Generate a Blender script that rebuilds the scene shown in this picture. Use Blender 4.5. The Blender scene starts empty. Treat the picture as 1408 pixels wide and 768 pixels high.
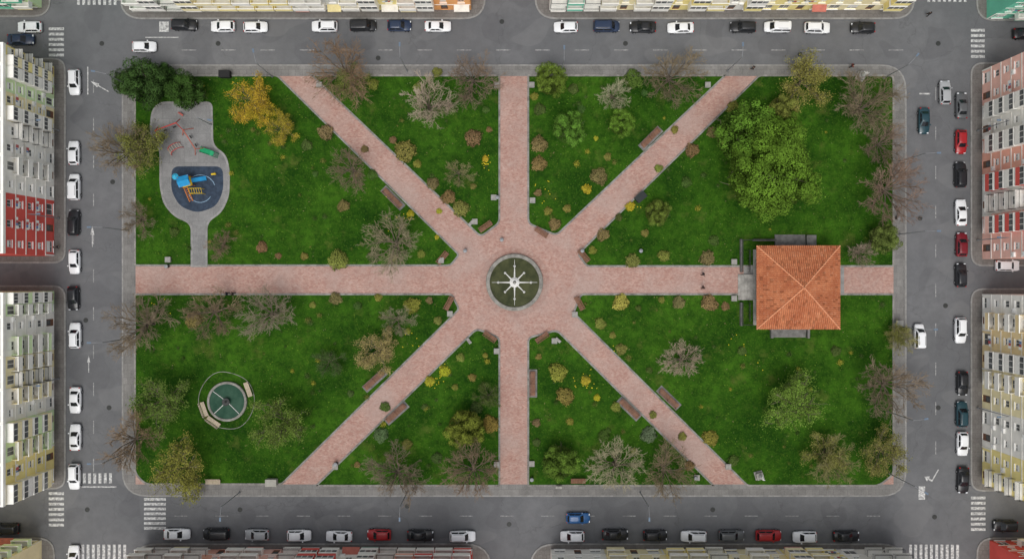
import bpy, math, random
import numpy as np
from mathutils import Vector, Matrix, Euler
rnd = random.Random(7)
CH = 140.0
def X(px): return (px-704)/8.0
def Y(py): return (384-py)/8.0
def P(px, py, z=0.0):
    f = (CH-z)/CH
    return (X(px)*f, Y(py)*f)
scn = bpy.context.scene
COL = scn.collection
scn.view_settings.view_transform = 'Standard'
scn.view_settings.look = 'None'
scn.view_settings.exposure = 0

# ---------------------------------------------------------------- materials
class NT:
    def __init__(s, name):
        s.m = bpy.data.materials.new(name); s.m.use_nodes = True
        s.t = s.m.node_tree; s.n = s.t.nodes; s.l = s.t.links
        s.b = s.n["Principled BSDF"]
        s.co = s.n.new("ShaderNodeTexCoord").outputs["Object"]
    def noise(s, scale, detail=6, rough=0.6, stretch=None, w=0):
        n = s.n.new("ShaderNodeTexNoise"); n.inputs["Scale"].default_value = scale
        n.inputs["Detail"].default_value = detail; n.inputs["Roughness"].default_value = rough
        co = s.co
        if stretch:
            mp = s.n.new("ShaderNodeMapping"); mp.inputs["Scale"].default_value = stretch
            s.l.new(co, mp.inputs[0]); co = mp.outputs[0]
        s.l.new(co, n.inputs["Vector"])
        return n.outputs["Fac"]
    def ramp(s, fac, lo, hi, a=0.0, b=1.0):
        n = s.n.new("ShaderNodeMapRange"); n.inputs[1].default_value = lo; n.inputs[2].default_value = hi
        n.inputs[3].default_value = a; n.inputs[4].default_value = b
        s.l.new(fac, n.inputs[0]); return n.outputs[0]
    def mix(s, fac, a, b, mode='MIX'):
        n = s.n.new("ShaderNodeMix"); n.data_type = 'RGBA'; n.blend_type = mode
        for sock, v in ((n.inputs[0], fac), (n.inputs[6], a), (n.inputs[7], b)):
            if isinstance(v, (int, float)): sock.default_value = v
            elif isinstance(v, tuple): sock.default_value = (v[0], v[1], v[2], 1)
            else: s.l.new(v, sock)
        return n.outputs[2]
    def out(s, col, rough=0.9, bump=None, bstr=0.3, bdist=0.05, spec=None, metal=0.0):
        if isinstance(col, tuple): s.b.inputs["Base Color"].default_value = (*col, 1)
        else: s.l.new(col, s.b.inputs["Base Color"])
        s.b.inputs["Roughness"].default_value = rough
        s.b.inputs["Metallic"].default_value = metal
        if spec is not None: s.b.inputs["Specular IOR Level"].default_value = spec
        if bump is not None:
            b = s.n.new("ShaderNodeBump"); b.inputs["Strength"].default_value = bstr
            b.inputs["Distance"].default_value = bdist
            s.l.new(bump, b.inputs["Height"]); s.l.new(b.outputs[0], s.b.inputs["Normal"])
        return s.m
    def objcol(s):
        n = s.n.new("ShaderNodeObjectInfo"); return n.outputs["Color"], n.outputs["Random"]

def simple(name, c, var=0.25, scale=3.0, rough=0.8, spec=0.2, metal=0.0):
    t = NT(name)
    f = t.ramp(t.noise(scale, 3), 0.3, 0.7)
    a = tuple(x*(1-var) for x in c); b = tuple(min(1, x*(1+var)) for x in c)
    return t.out(t.mix(f, a, b), rough, spec=spec, metal=metal)
def objmat(name, var=0.2, scale=2.0, rough=0.8, spec=0.2, metal=0.0, stretch=None):
    t = NT(name); c, r = t.objcol()
    f = t.ramp(t.noise(scale, 3, stretch=stretch), 0.3, 0.7, 1-var, 1+var)
    cc = t.n.new("ShaderNodeCombineColor")
    for i in range(3): t.l.new(f, cc.inputs[i])
    return t.out(t.mix(1.0, c, cc.outputs[0], 'MULTIPLY'), rough, spec=spec, metal=metal)

# asphalt
t = NT("asphalt")
base = t.mix(t.ramp(t.noise(0.05, 5), 0.35, 0.65), (0.112, 0.115, 0.121), (0.155, 0.157, 0.162))
base = t.mix(t.ramp(t.noise(0.5, 8, 0.7), 0.4, 0.72, 0, 0.55), base, (0.084, 0.086, 0.091))
base = t.mix(t.ramp(t.noise(14, 2), 0.45, 0.8, 0, 0.5), base, (0.24, 0.24, 0.24))
v = t.n.new("ShaderNodeTexVoronoi"); v.feature = 'DISTANCE_TO_EDGE'; v.inputs["Scale"].default_value = 0.05
nz = t.n.new("ShaderNodeTexNoise"); nz.inputs["Scale"].default_value = 0.4; nz.inputs["Detail"].default_value = 5
t.l.new(t.co, nz.inputs["Vector"])
vm = t.n.new("ShaderNodeVectorMath"); vm.operation = 'MULTIPLY_ADD'
t.l.new(nz.outputs["Color"], vm.inputs[0]); vm.inputs[1].default_value = (4, 4, 4); t.l.new(t.co, vm.inputs[2])
t.l.new(vm.outputs[0], v.inputs["Vector"])
base = t.mix(t.ramp(v.outputs["Distance"], 0.0, 0.005, 0.3, 0.0), base, (0.06, 0.06, 0.062))
base = t.mix(t.ramp(t.noise(0.16, 2, 0.3), 0.6, 0.62, 0, 0.28), base, (0.09, 0.09, 0.096))
base = t.mix(t.ramp(t.noise(0.11, 2, 0.2, (1, 1.7, 1)), 0.62, 0.635, 0, 0.25), base, (0.2, 0.2, 0.2))
M_ASPH = t.out(base, 0.9, spec=0.12)
def pave(name, a, b, tile=1.0):
    t = NT(name)
    br = t.n.new("ShaderNodeTexBrick"); br.offset = 0.5
    br.inputs["Scale"].default_value = 1.0; br.inputs["Brick Width"].default_value = tile
    br.inputs["Row Height"].default_value = tile; br.inputs["Mortar Size"].default_value = 0.03
    br.inputs["Color1"].default_value = (*a, 1); br.inputs["Color2"].default_value = (*b, 1)
    br.inputs["Mortar"].default_value = (a[0]*.75, a[1]*.75, a[2]*.75, 1)
    t.l.new(t.co, br.inputs["Vector"])
    c = t.mix(t.ramp(t.noise(0.35, 6, 0.7), 0.35, 0.7, 0, 0.75), br.outputs["Color"], tuple(x*0.6 for x in a))
    c = t.mix(t.ramp(t.noise(6, 3), 0.5, 0.8, 0, 0.5), c, tuple(x*1.4 for x in b))
    return t.out(c, 0.9, spec=0.12)
M_SIDE = pave("sidewalk_paving", (0.175, 0.162, 0.15), (0.21, 0.197, 0.183), 0.8)
M_PARKPAVE = pave("park_walk_paving", (0.19, 0.184, 0.174), (0.24, 0.232, 0.22), 1.2)
M_PLAYPAVE = pave("playground_paving", (0.22, 0.22, 0.215), (0.26, 0.255, 0.25), 2.5)
t = NT("kerb_concrete")
M_KERB = t.out(t.mix(t.ramp(t.noise(1.2, 6, 0.7), 0.3, 0.7), (0.18, 0.177, 0.168), (0.33, 0.322, 0.308)), 0.9, spec=.12)
t = NT("edging_stone")
M_EDGE = t.out(t.mix(t.ramp(t.noise(0.9, 6, 0.75), 0.35, 0.65), (0.13, 0.127, 0.112), (0.32, 0.305, 0.28)), 0.9, spec=.12)
# brick path
def brickmat(name, m):
    t = NT(name)
    br = t.n.new("ShaderNodeTexBrick")
    br.inputs["Scale"].default_value = 1.0; br.inputs["Brick Width"].default_value = 0.42
    br.inputs["Row Height"].default_value = 0.21; br.inputs["Mortar Size"].default_value = 0.022
    br.inputs["Color1"].default_value = (0.34*m, 0.175*m, 0.135*m, 1); br.inputs["Color2"].default_value = (0.50*m, 0.31*m, 0.255*m, 1)
    br.inputs["Mortar"].default_value = (0.34*m, 0.255*m, 0.22*m, 1)
    t.l.new(t.co, br.inputs["Vector"])
    c = t.mix(t.ramp(t.noise(0.3, 7, 0.7), 0.38, 0.66, 0, 0.5), br.outputs["Color"], (0.29*m, 0.155*m, 0.125*m))
    c = t.mix(t.ramp(t.noise(1.6, 6, 0.8), 0.48, 0.72, 0, 0.6), c, (0.50*m, 0.40*m, 0.35*m))
    c = t.mix(t.ramp(t.noise(0.12, 4, 0.6), 0.45, 0.64, 0, 0.55), c, (0.39*m, 0.305*m, 0.27*m))
    c = t.mix(t.ramp(t.noise(5.5, 2, 0.6), 0.52, 0.75, 0, 0.5), c, (0.20*m, 0.10*m, 0.078*m))
    return t.out(c, 0.9, spec=0.12)
M_BRICK = brickmat("brick_paving", 1.0); M_BRICKD = brickmat("dark_brick_paving", .92)
# grass
t = NT("lawn_grass")
g = t.mix(t.ramp(t.noise(0.10, 7, 0.65), 0.39, 0.61), (0.013, 0.052, 0.004), (0.044, 0.125, 0.009))
g = t.mix(t.ramp(t.noise(0.7, 7, 0.78), 0.42, 0.66, 0, 0.8), g, (0.008, 0.032, 0.004))
g = t.mix(t.ramp(t.noise(3.5, 4, 0.75), 0.5, 0.76, 0, 0.7), g, (0.08, 0.155, 0.015))
g = t.mix(t.ramp(t.noise(0.22, 6, 0.7), 0.57, 0.73, 0, 0.55), g, (0.12, 0.14, 0.03))
v = t.n.new("ShaderNodeTexVoronoi"); v.inputs["Scale"].default_value = 1.1; t.l.new(t.co, v.inputs["Vector"])
sp = t.ramp(v.outputs["Distance"], 0.03, 0.08, 1, 0)
k = t.n.new("ShaderNodeMath"); k.operation = 'MULTIPLY'; t.l.new(sp, k.inputs[0])
t.l.new(t.ramp(t.noise(0.3, 3), 0.48, 0.6), k.inputs[1])
g = t.mix(k.outputs[0], g, (0.28, 0.29, 0.16))
M_GRASS = t.out(g, 0.95, t.noise(6, 3, 0.8), 0.9, 0.12, spec=0.05)
M_BLADE = [simple("grass_blade_dark", (0.018, 0.064, 0.005), 0.5, 0.6, spec=0.05), simple("grass_blade_mid", (0.045, 0.125, 0.010), 0.5, 0.6, spec=0.05),
           simple("grass_blade_light", (0.11, 0.18, 0.02), 0.4, 0.6, spec=0.05), simple("dry_leaf", (0.22, 0.19, 0.09), 0.5, 0.6, spec=0.05)]
M_SOIL = simple("distant_ground", (0.10, 0.095, 0.085), 0.3, 0.05)
t = NT("road_paint")
M_PAINT = t.out(t.mix(t.ramp(t.noise(2.5, 6, 0.8), 0.40, 0.58), (0.2, 0.2, 0.2), (0.66, 0.66, 0.64)), 0.8)
t = NT("worn_road_paint")
M_PAINTW = t.out(t.mix(t.ramp(t.noise(2.5, 6, 0.8), 0.42, 0.62), (0.15, 0.15, 0.15), (0.42, 0.42, 0.41)), 0.8)
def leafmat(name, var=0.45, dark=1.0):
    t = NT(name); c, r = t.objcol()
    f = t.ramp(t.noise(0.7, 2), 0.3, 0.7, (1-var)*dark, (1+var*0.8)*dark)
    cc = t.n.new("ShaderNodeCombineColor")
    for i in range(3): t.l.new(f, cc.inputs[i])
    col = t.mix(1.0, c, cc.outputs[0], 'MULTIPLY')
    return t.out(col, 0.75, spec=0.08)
M_LEAF = leafmat("leaf"); M_LEAFD = leafmat("shaded_leaf", .4, .36); M_LEAFM = leafmat("half_shaded_leaf", .4, .66)  # two darker leaf copies with crown shade put into their colour
M_TWIG = objmat("twig_bark", 0.3, 1.0, 0.9, 0.05)
M_TWIGC = simple("twig_grey", (0.18, 0.15, 0.11), 0.3, 1.0, spec=0.05)
M_BARK = simple("bark", (0.13, 0.105, 0.08), 0.35, 2.0, 0.95, 0.05)
M_CARP = objmat("car_paint", 0.03, 0.5, 0.28, 0.5)
M_GLASS = simple("car_glass", (0.012, 0.014, 0.017), 0.1, 1, 0.08, 0.5)
M_TYRE = simple("tyre_rubber", (0.018, 0.018, 0.018), 0.2, 3, 0.85)
M_RIM = simple("wheel_rim", (0.4, 0.4, 0.42), 0.1, 3, 0.35, 0.5, 0.7)
M_LAMP = simple("headlight_lens", (0.7, 0.72, 0.75), 0.05, 3, 0.1)
M_TAIL = simple("taillight_lens", (0.35, 0.01, 0.01), 0.1, 3, 0.2)
M_BLACK = simple("black_plastic", (0.02, 0.02, 0.02), 0.2, 3, 0.6)
M_WALL = objmat("painted_render", 0.10, 0.35, 0.9, 0.15)
M_TRIM = simple("white_trim", (0.86, 0.84, 0.78), 0.08, 0.8)
M_WIN = simple("window_glass", (0.10, 0.105, 0.105), 0.7, 0.45, 0.15, 0.5)
M_FRAME = simple("window_frame", (0.87, 0.86, 0.82), 0.05, 1)
M_OBJ = objmat("coloured_surface", 0.12, 1.5, 0.7, 0.2)
M_ROOF = simple("flat_roof_felt", (0.26, 0.245, 0.23), 0.3, 0.4)
M_STONE = simple("stone", (0.30, 0.29, 0.265), 0.3, 1.2, 0.9, 0.15)
M_RIMSTONE = simple("fountain_rim_stone", (0.24, 0.23, 0.205), 0.35, 1.2, 0.9, 0.15)
M_DARKSTONE = simple("weathered_stone", (0.17, 0.165, 0.155), 0.35, 1.2, 0.9, 0.15)
M_WOOD = simple("bench_wood", (0.21, 0.105, 0.065), 0.3, 3, 0.7)
M_PALEWOOD = simple("pale_bench_wood", (0.50, 0.42, 0.31), 0.2, 3, 0.7)
M_METAL = simple("galvanised_metal", (0.24, 0.25, 0.26), 0.15, 2, 0.55, 0.4, 0.3)
M_IRON = simple("dark_iron", (0.04, 0.042, 0.04), 0.2, 2, 0.5)
M_HEAD = simple("lamp_head_blue_grey", (0.13, 0.18, 0.24), 0.1, 2, 0.5)
M_WHITE = simple("white_marble", (0.66, 0.65, 0.62), 0.12, 2, 0.6)
M_SKIN = simple("skin", (0.45, 0.27, 0.2), 0.1, 3, 0.6)
M_HAIR = simple("hair", (0.03, 0.02, 0.015), 0.2, 3, 0.7)
M_RUBBER = simple("rubber_safety_surface", (0.035, 0.05, 0.075), 0.3, 1.5, 0.9)
t = NT("fountain_water")
M_WATER = t.out(t.mix(t.ramp(t.noise(0.7, 5), 0.35, 0.65), (0.030, 0.036, 0.015), (0.065, 0.07, 0.03)), 0.35, t.noise(5, 3), 0.15, 0.03, spec=.06)
t = NT("pool_water")
M_POOL = t.out(t.mix(t.ramp(t.noise(0.7, 5), 0.35, 0.65), (0.016, 0.055, 0.034), (0.035, 0.085, 0.055)), 0.35, t.noise(5, 3), 0.15, 0.03, spec=.06)
def tilemat(name, s):
    t = NT(name)
    c = t.mix(t.ramp(t.noise(0.45, 6, 0.7), 0.38, 0.62), tuple(x*s for x in (0.42, 0.135, 0.06)), tuple(x*s for x in (0.58, 0.225, 0.105)))
    c = t.mix(t.ramp(t.noise(3.5, 4, 0.8), 0.44, 0.70, 0, 0.7), c, tuple(x*s for x in (0.29, 0.09, 0.05)))
    c = t.mix(t.ramp(t.noise(2.2, 5, 0.8), 0.54, 0.70, 0, 0.7), c, tuple(x*s for x in (0.60, 0.36, 0.23)))
    return t.out(c, 0.9, spec=0.1)
M_TILE = tilemat("terracotta_tile", 1.0); M_TILED = tilemat("shaded_terracotta", .66)  # darker tile copy paints shade into the gaps; odd tiles use it too
M_RIDGE = simple("ridge_tile", (0.62, 0.27, 0.145), 0.2, 2, 0.9, 0.1)

# ---------------------------------------------------------------- mesh builder
class MB:
    def __init__(s): s.v = []; s.f = []; s.m = []; s.k = 0
    def add(s, vs, fs, k=None):
        o = len(s.v); s.v += [tuple(p) for p in vs]
        for f in fs: s.f.append(tuple(i+o for i in f)); s.m.append(s.k if k is None else k)
    def box(s, x0, x1, y0, y1, z0, z1, k=None, M=None):
        vs = [Vector(p) for p in ((x0,y0,z0),(x1,y0,z0),(x1,y1,z0),(x0,y1,z0),(x0,y0,z1),(x1,y0,z1),(x1,y1,z1),(x0,y1,z1))]
        if M: vs = [M @ p for p in vs]
        s.add(vs, [(0,3,2,1),(4,5,6,7),(0,1,5,4),(1,2,6,5),(2,3,7,6),(3,0,4,7)], k)
    def tube(s, p0, p1, r0, r1, n=6, k=None, caps=True):
        p0 = Vector(p0); p1 = Vector(p1); d = p1-p0
        if d.length < 1e-6: return
        d.normalize(); a = d.orthogonal().normalized(); b = d.cross(a)
        vs = []
        for p, r in ((p0, r0), (p1, r1)):
            for i in range(n):
                an = 2*math.pi*i/n
                vs.append(p + a*(r*math.cos(an)) + b*(r*math.sin(an)))
        fs = [(i, (i+1) % n, n+(i+1) % n, n+i) for i in range(n)]
        if caps: fs += [tuple(range(n-1, -1, -1)), tuple(range(n, 2*n))]
        s.add(vs, fs, k)
    def lathe(s, prof, n=24, k=None, cx=0, cy=0):
        vs = []
        for r, z in prof:
            for i in range(n):
                a = 2*math.pi*i/n; vs.append((cx+r*math.cos(a), cy+r*math.sin(a), z))
        fs = []
        for j in range(len(prof)-1):
            for i in range(n):
                fs.append((j*n+i, j*n+(i+1) % n, (j+1)*n+(i+1) % n, (j+1)*n+i))
        if prof[-1][0] > 1e-4: fs.append(tuple((len(prof)-1)*n+i for i in range(n)))
        s.add(vs, fs, k)
    def mesh(s, name, mats, smooth=False):
        me = bpy.data.meshes.new(name); me.from_pydata(s.v, [], s.f)
        for m in (mats if isinstance(mats, (list, tuple)) else [mats]): me.materials.append(m)
        me.polygons.foreach_set("material_index", s.m)
        if smooth: me.polygons.foreach_set("use_smooth", [True]*len(s.f))
        me.update(); return me

def ob(name, me, parent=None, loc=(0,0,0), rot=0.0, label=None, cat=None, group=None, kind=None, color=None, scale=None, link=True):
    o = bpy.data.objects.new(name, me)
    if link: COL.objects.link(o)
    o.location = loc
    o.rotation_euler = (0, 0, rot) if isinstance(rot, (int, float)) else rot
    if scale is not None: o.scale = scale if isinstance(scale, tuple) else (scale,)*3
    if parent is not None: o.parent = parent
    if label: o["label"] = label
    if cat: o["category"] = cat
    if group: o["group"] = group
    if kind: o["kind"] = kind
    if color: o.color = (*color, 1)
    return o
class Tpl:
    def __init__(s, name, me=None, loc=(0,0,0), rot=0.0, kids=None, color=None, paint=False):
        s.name, s.me, s.loc, s.rot, s.kids, s.color, s.paint = name, me, loc, rot, kids or [], color, paint
        s.src = None
    def make(s, loc, rot=0.0, scale=None, color=None, parent=None, **kw):
        if s.src is None:
            s.src = ob(s.name, s.me, link=False)
            TPLS.append(s.src)
        o = s.src.copy(); COL.objects.link(o)
        o.location = loc; o.rotation_euler = (0,0,rot) if isinstance(rot, (int, float)) else rot
        if scale is not None: o.scale = scale if isinstance(scale, tuple) else (scale,)*3
        if parent is not None: o.parent = parent
        c = color if (s.paint and color) else s.color
        if c: o.color = (*c, 1)
        for k, v in kw.items():
            if v: o[k] = v
        for kd in s.kids: kd.make(kd.loc, kd.rot, None, color, o)
        return o
TPLS = []

# ---------------------------------------------------------------- polygons
def ccw(p):
    a = sum(p[i][0]*p[(i+1) % len(p)][1]-p[(i+1) % len(p)][0]*p[i][1] for i in range(len(p)))
    return p if a > 0 else p[::-1]
def rounded(p, r, n=6):
    out = []; N = len(p)
    for i in range(N):
        a = Vector(p[i-1]); b = Vector(p[i]); c = Vector(p[(i+1) % N])
        ri = r[i] if isinstance(r, (list, tuple)) else r
        if ri <= 0: out.append(tuple(b)); continue
        d1 = (a-b); d2 = (c-b)
        q1 = b + d1.normalized()*min(ri, d1.length*0.45); q2 = b + d2.normalized()*min(ri, d2.length*0.45)
        for j in range(n+1):
            tt = j/n
            out.append(tuple(q1*(1-tt)**2 + b*2*tt*(1-tt) + q2*tt*tt))
    return out
def inset(p, d):
    out = []; N = len(p)
    for i in range(N):
        a = Vector(p[i-1]); b = Vector(p[i]); c = Vector(p[(i+1) % N])
        e1 = (b-a).normalized(); e2 = (c-b).normalized()
        n1 = Vector((-e1.y, e1.x)); n2 = Vector((-e2.y, e2.x))
        m = (n1+n2)
        if m.length < 1e-4: m = n1
        m.normalize(); k = d/max(0.35, m.dot(n1))
        out.append(tuple(b+m*k))
    return out
def slab(p, z0, z1, mat, name, **kw):
    mb = MB(); n = len(p)
    mb.add([(x,y,z1) for x,y in p], [tuple(range(n))])
    if z0 < z1-1e-4:
        mb.add([(x,y,z0) for x,y in p]+[(x,y,z1) for x,y in p], [(i,(i+1)%n,n+(i+1)%n,n+i) for i in range(n)])
    return ob(name, mb.mesh(name, mat), kind="structure", **kw)
def ring(p, d, z0, z1, mat, name, **kw):
    q = inset(p, d); mb = MB(); n = len(p)
    vs = [(x,y,z1) for x,y in p]+[(x,y,z1) for x,y in q]+[(x,y,z0) for x,y in p]+[(x,y,z0) for x,y in q]
    fs = []
    for i in range(n):
        j = (i+1) % n
        fs += [(i,j,n+j,n+i), (2*n+i,2*n+j,j,i), (n+i,n+j,3*n+j,3*n+i)]
    mb.add(vs, fs)
    return ob(name, mb.mesh(name, mat), kind="structure", **kw)
def pix(pts): return ccw([(X(a), Y(b)) for a, b in pts])

# ---------------------------------------------------------------- setting
R = 600
slab([(-R,-R),(R,-R),(R,R),(-R,R)], -0.02, -0.02, M_SOIL, "ground")
slab([(-140,-95),(140,-95),(140,95),(-140,95)], 0, 0, M_ASPH, "road")
def cityblock(pts, r, nm="pavement"):
    p = rounded(pix(pts), r)
    ring(p, 0.28, 0, 0.14, M_KERB, "kerb")
    slab(inset(p, 0.28), 0.0, 0.13, M_SIDE, nm)
cityblock([(-400,80),(91,80),(91,362),(-400,362)], 2.2)
cityblock([(-400,392),(91,392),(91,672),(-400,672)], 2.2)
cityblock([(1334,86),(1800,86),(1800,366),(1334,366)], 2.2)
cityblock([(1334,396),(1800,396),(1800,675),(1334,675)], 2.2)
cityblock([(165,-300),(668,-300),(668,27),(165,27)], 3.8)
cityblock([(735,-300),(1258,-300),(1258,27),(735,27)], 3.8)
cityblock([(180,746),(676,746),(676,1100),(180,1100)], 4.5)
cityblock([(728,746),(1246,746),(1246,1100),(728,1100)], 4.5)
cityblock([(-400,-300),(70,-300),(70,24),(-400,24)], 3)
cityblock([(1342,-300),(1800,-300),(1800,29),(1342,29)], 3)
cityblock([(-400,738),(76,738),(76,1100),(-400,1100)], 3)
cityblock([(1342,738),(1800,738),(1800,1100),(1342,1100)], 3)
pk = rounded(pix([(168,89),(1246,89),(1246,682),(168,682)]), 4.5)
ring(pk, 0.25, 0, 0.15, M_KERB, "park_kerb")
slab(inset(pk, 0.25), 0, 0.14, M_PARKPAVE, "park_walk")
slab(pix([(187,105),(1228,105),(1228,665),(187,665)]), 0.144, 0.144, M_BRICK, "brick_path")
def annulus(r0, r1, z, mat, name):
    mb = MB(); N = 72; vs = []
    for i in range(N):
        a = 2*math.pi*i/N; vs += [(X(707.5)+r0*math.cos(a), Y(388)+r0*math.sin(a), z), (X(707.5)+r1*math.cos(a), Y(388)+r1*math.sin(a), z)]
    mb.add(vs, [(2*i, 2*i+1, (2*i+3)%(2*N), (2*i+2)%(2*N)) for i in range(N)])
    ob(name, mb.mesh(name, mat), kind="structure")
annulus(4.9, 6.0, .149, M_BRICKD, "brick_ring")
lawns = [
 ([(185,103),(382,103),(633,350),(620,366),(185,366)], [1,0.6,0.7,0.7,0.5]),
 ([(426,103),(688,103),(688,307),(661,327)], [0.6,0.4,1.0,1.0]),
 ([(725,103),(1000,103),(765,325),(725,308)], [0.4,0.6,1.0,1.0]),
 ([(1043,103),(1229,103),(1229,367),(806,367),(793,349)], [0.6,1,0.5,0.7,0.7]),
 ([(185,403),(622,403),(633,425),(388,666),(200,666),(185,650)], [0.5,0.7,0.7,0.6,1,1]),
 ([(432,668),(655,450),(688,463),(688,668)], [0.6,1,1,0.4]),
 ([(725,463),(766,452),(984,668),(725,668)], [1,1,0.6,0.4]),
 ([(798,403),(1229,403),(1229,652),(1208,668),(1027,668),(787,430)], [0.7,0.5,1,1,0.6,0.7])]
LW = []
for pts, r in lawns:
    raw = [(X(a), Y(b)) for a, b in pts]
    area = sum(raw[i][0]*raw[(i+1)%len(raw)][1]-raw[(i+1)%len(raw)][0]*raw[i][1] for i in range(len(raw)))
    rr = list(r)
    if area < 0: raw = raw[::-1]; rr = rr[::-1]
    p = rounded(raw, rr)
    ring(p, 0.32, 0.14, 0.23, M_EDGE, "lawn_edging")
    q = inset(p, 0.32); LW.append(q)
    slab(q, 0.19, 0.19, M_GRASS, "lawn")
# playground
pgp = [(207,168),(210,150),(222,140),(293,140),(294,200),(312,213),(317,235),(316,270),(306,292),(286,306),(286,367),(263,367),(263,308),(240,298),(225,280),(220,255),(220,205),(207,188)]
pgr = [1.2]*10+[0,0]+[1.2]*6
raw = [(X(a), Y(b)) for a, b in pgp]
pg = rounded(raw[::-1], pgr[::-1])
ring(pg, 0.35, 0.14, 0.26, M_KERB, "playground_kerb")
slab(inset(pg, 0.35), 0.19, 0.24, M_PLAYPAVE, "playground_paving")
rb = rounded(pix([(237,229),(307,229),(308,262),(298,284),(272,293),(248,284),(236,262)]), 1.3)
slab(rb, 0.235, 0.25, M_RUBBER, "rubber_play_surface")
mb = MB()
for a0, a1, r in ((20, 160, 2.6), (200, 330, 2.0)):
    c = (X(276), Y(262))
    for i in range(a0, a1, 10):
        a = math.radians(i); b = math.radians(i+10)
        mb.add([(c[0]+(r)*math.cos(a), c[1]+r*math.sin(a), 0.255), (c[0]+(r+.12)*math.cos(a), c[1]+(r+.12)*math.sin(a), 0.255),
                (c[0]+(r+.12)*math.cos(b), c[1]+(r+.12)*math.sin(b), 0.255), (c[0]+r*math.cos(b), c[1]+r*math.sin(b), 0.255)], [(0,1,2,3)])
ob("playground_marking", mb.mesh("playground_marking", simple("pale_blue_line", (0.2, 0.3, 0.4))), kind="structure")

# ---- road markings
def marks(name, rects, M=None):
    mb = MB()
    for (x0, y0, x1, y1) in rects:
        mb.add([(X(x0),Y(y1),0.005),(X(x1),Y(y1),0.005),(X(x1),Y(y0),0.005),(X(x0),Y(y0),0.005)], [(0,1,2,3)])
    return ob(name, mb.mesh(name, M or M_PAINT), kind="structure")
def hz(x0, x1, y0, y1, step=7.2, w=3.8):
    r = []; y = y0
    while y+w <= y1: r.append((x0, y, x1, y+w)); y += step
    return r
def vz(x0, x1, y0, y1, step=7.2, w=3.8):
    r = []; x = x0
    while x+w <= x1: r.append((x, y0, x+w, y1)); x += step
    return r
for r in (hz(67,88,38,78), hz(1335,1354,40,84), hz(198,228,684,728,6.6,3.6), hz(67,88,676,728), hz(1335,1355,682,730)): marks("crosswalk", r)
for r in (vz(114,160,650,664), vz(112,174,748,800), vz(1250,1322,748,800), vz(106,162,-60,7), vz(1275,1335,-60,3)): marks("crosswalk", r)
d = []
for x in range(250, 1240, 54): d.append((x, 68.4, x+20, 69.6))
for x in range(240, 1240, 56): d.append((x, 708.2, x+18, 709.3))
for y in range(110, 640, 52): d.append((128, y, 129.2, y+18))
for y in range(120, 640, 54): d.append((1286, y, 1287.2, y+18))
marks("lane_marking", d, M_PAINTW)
marks("lane_marking", [(200,51,246,52.2),(120,92,121.4,130),(1263,668,1272,686),(219,30,232,44),(1264,128,1279,130),(112,668,160,669.6)])
def arrow(px, py, ang, s=1.0, turn=False):
    pts = [(-.08,-1.8),(.08,-1.8),(.08,.3),(.35,.3),(0,1.8),(-.35,.3),(-.08,.3)]
    if turn: pts = [(-.1,-1.6),(.1,-1.6),(.1,.5),(.7,.5),(.7,.15),(1.5,.65),(.7,1.15),(.7,.8),(-.1,.8)]
    c, n = math.cos(ang), math.sin(ang)
    mb = MB(); mb.add([(X(px)+s*(x*c-y*n), Y(py)+s*(x*n+y*c), 0.006) for x, y in pts], [tuple(range(len(pts)))])
    ob("road_arrow", mb.mesh("road_arrow", M_PAINT), kind="structure")
arrow(137,119,math.radians(60)); arrow(127,325,0); arrow(1284,656,math.radians(150),1.0,True); arrow(122,500,0,.8)

mm = MB(); mm.lathe([(0.42,0),(0.42,0.02),(0.34,0.02),(0.33,0.012),(0.0,0.012)], 16)
for i in range(6): mm.box(-0.25,0.25,-0.26+i*0.1,-0.23+i*0.1,0.012,0.018)
MH = Tpl("manhole_cover", mm.mesh("manhole_cover", M_IRON))
for px, py in ((140,60),(155,250),(118,440),(150,560),(300,60),(520,80),(690,30),(860,60),(1100,75),(1290,60),(1265,300),(1300,420),(1290,560),(1285,710),(980,700),(700,720),(560,695),(330,700),(120,700)):
    MH.make((X(px), Y(py), 0.001), label="round dark iron manhole cover set in asphalt", category="manhole cover", group="manhole covers in the streets")

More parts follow.
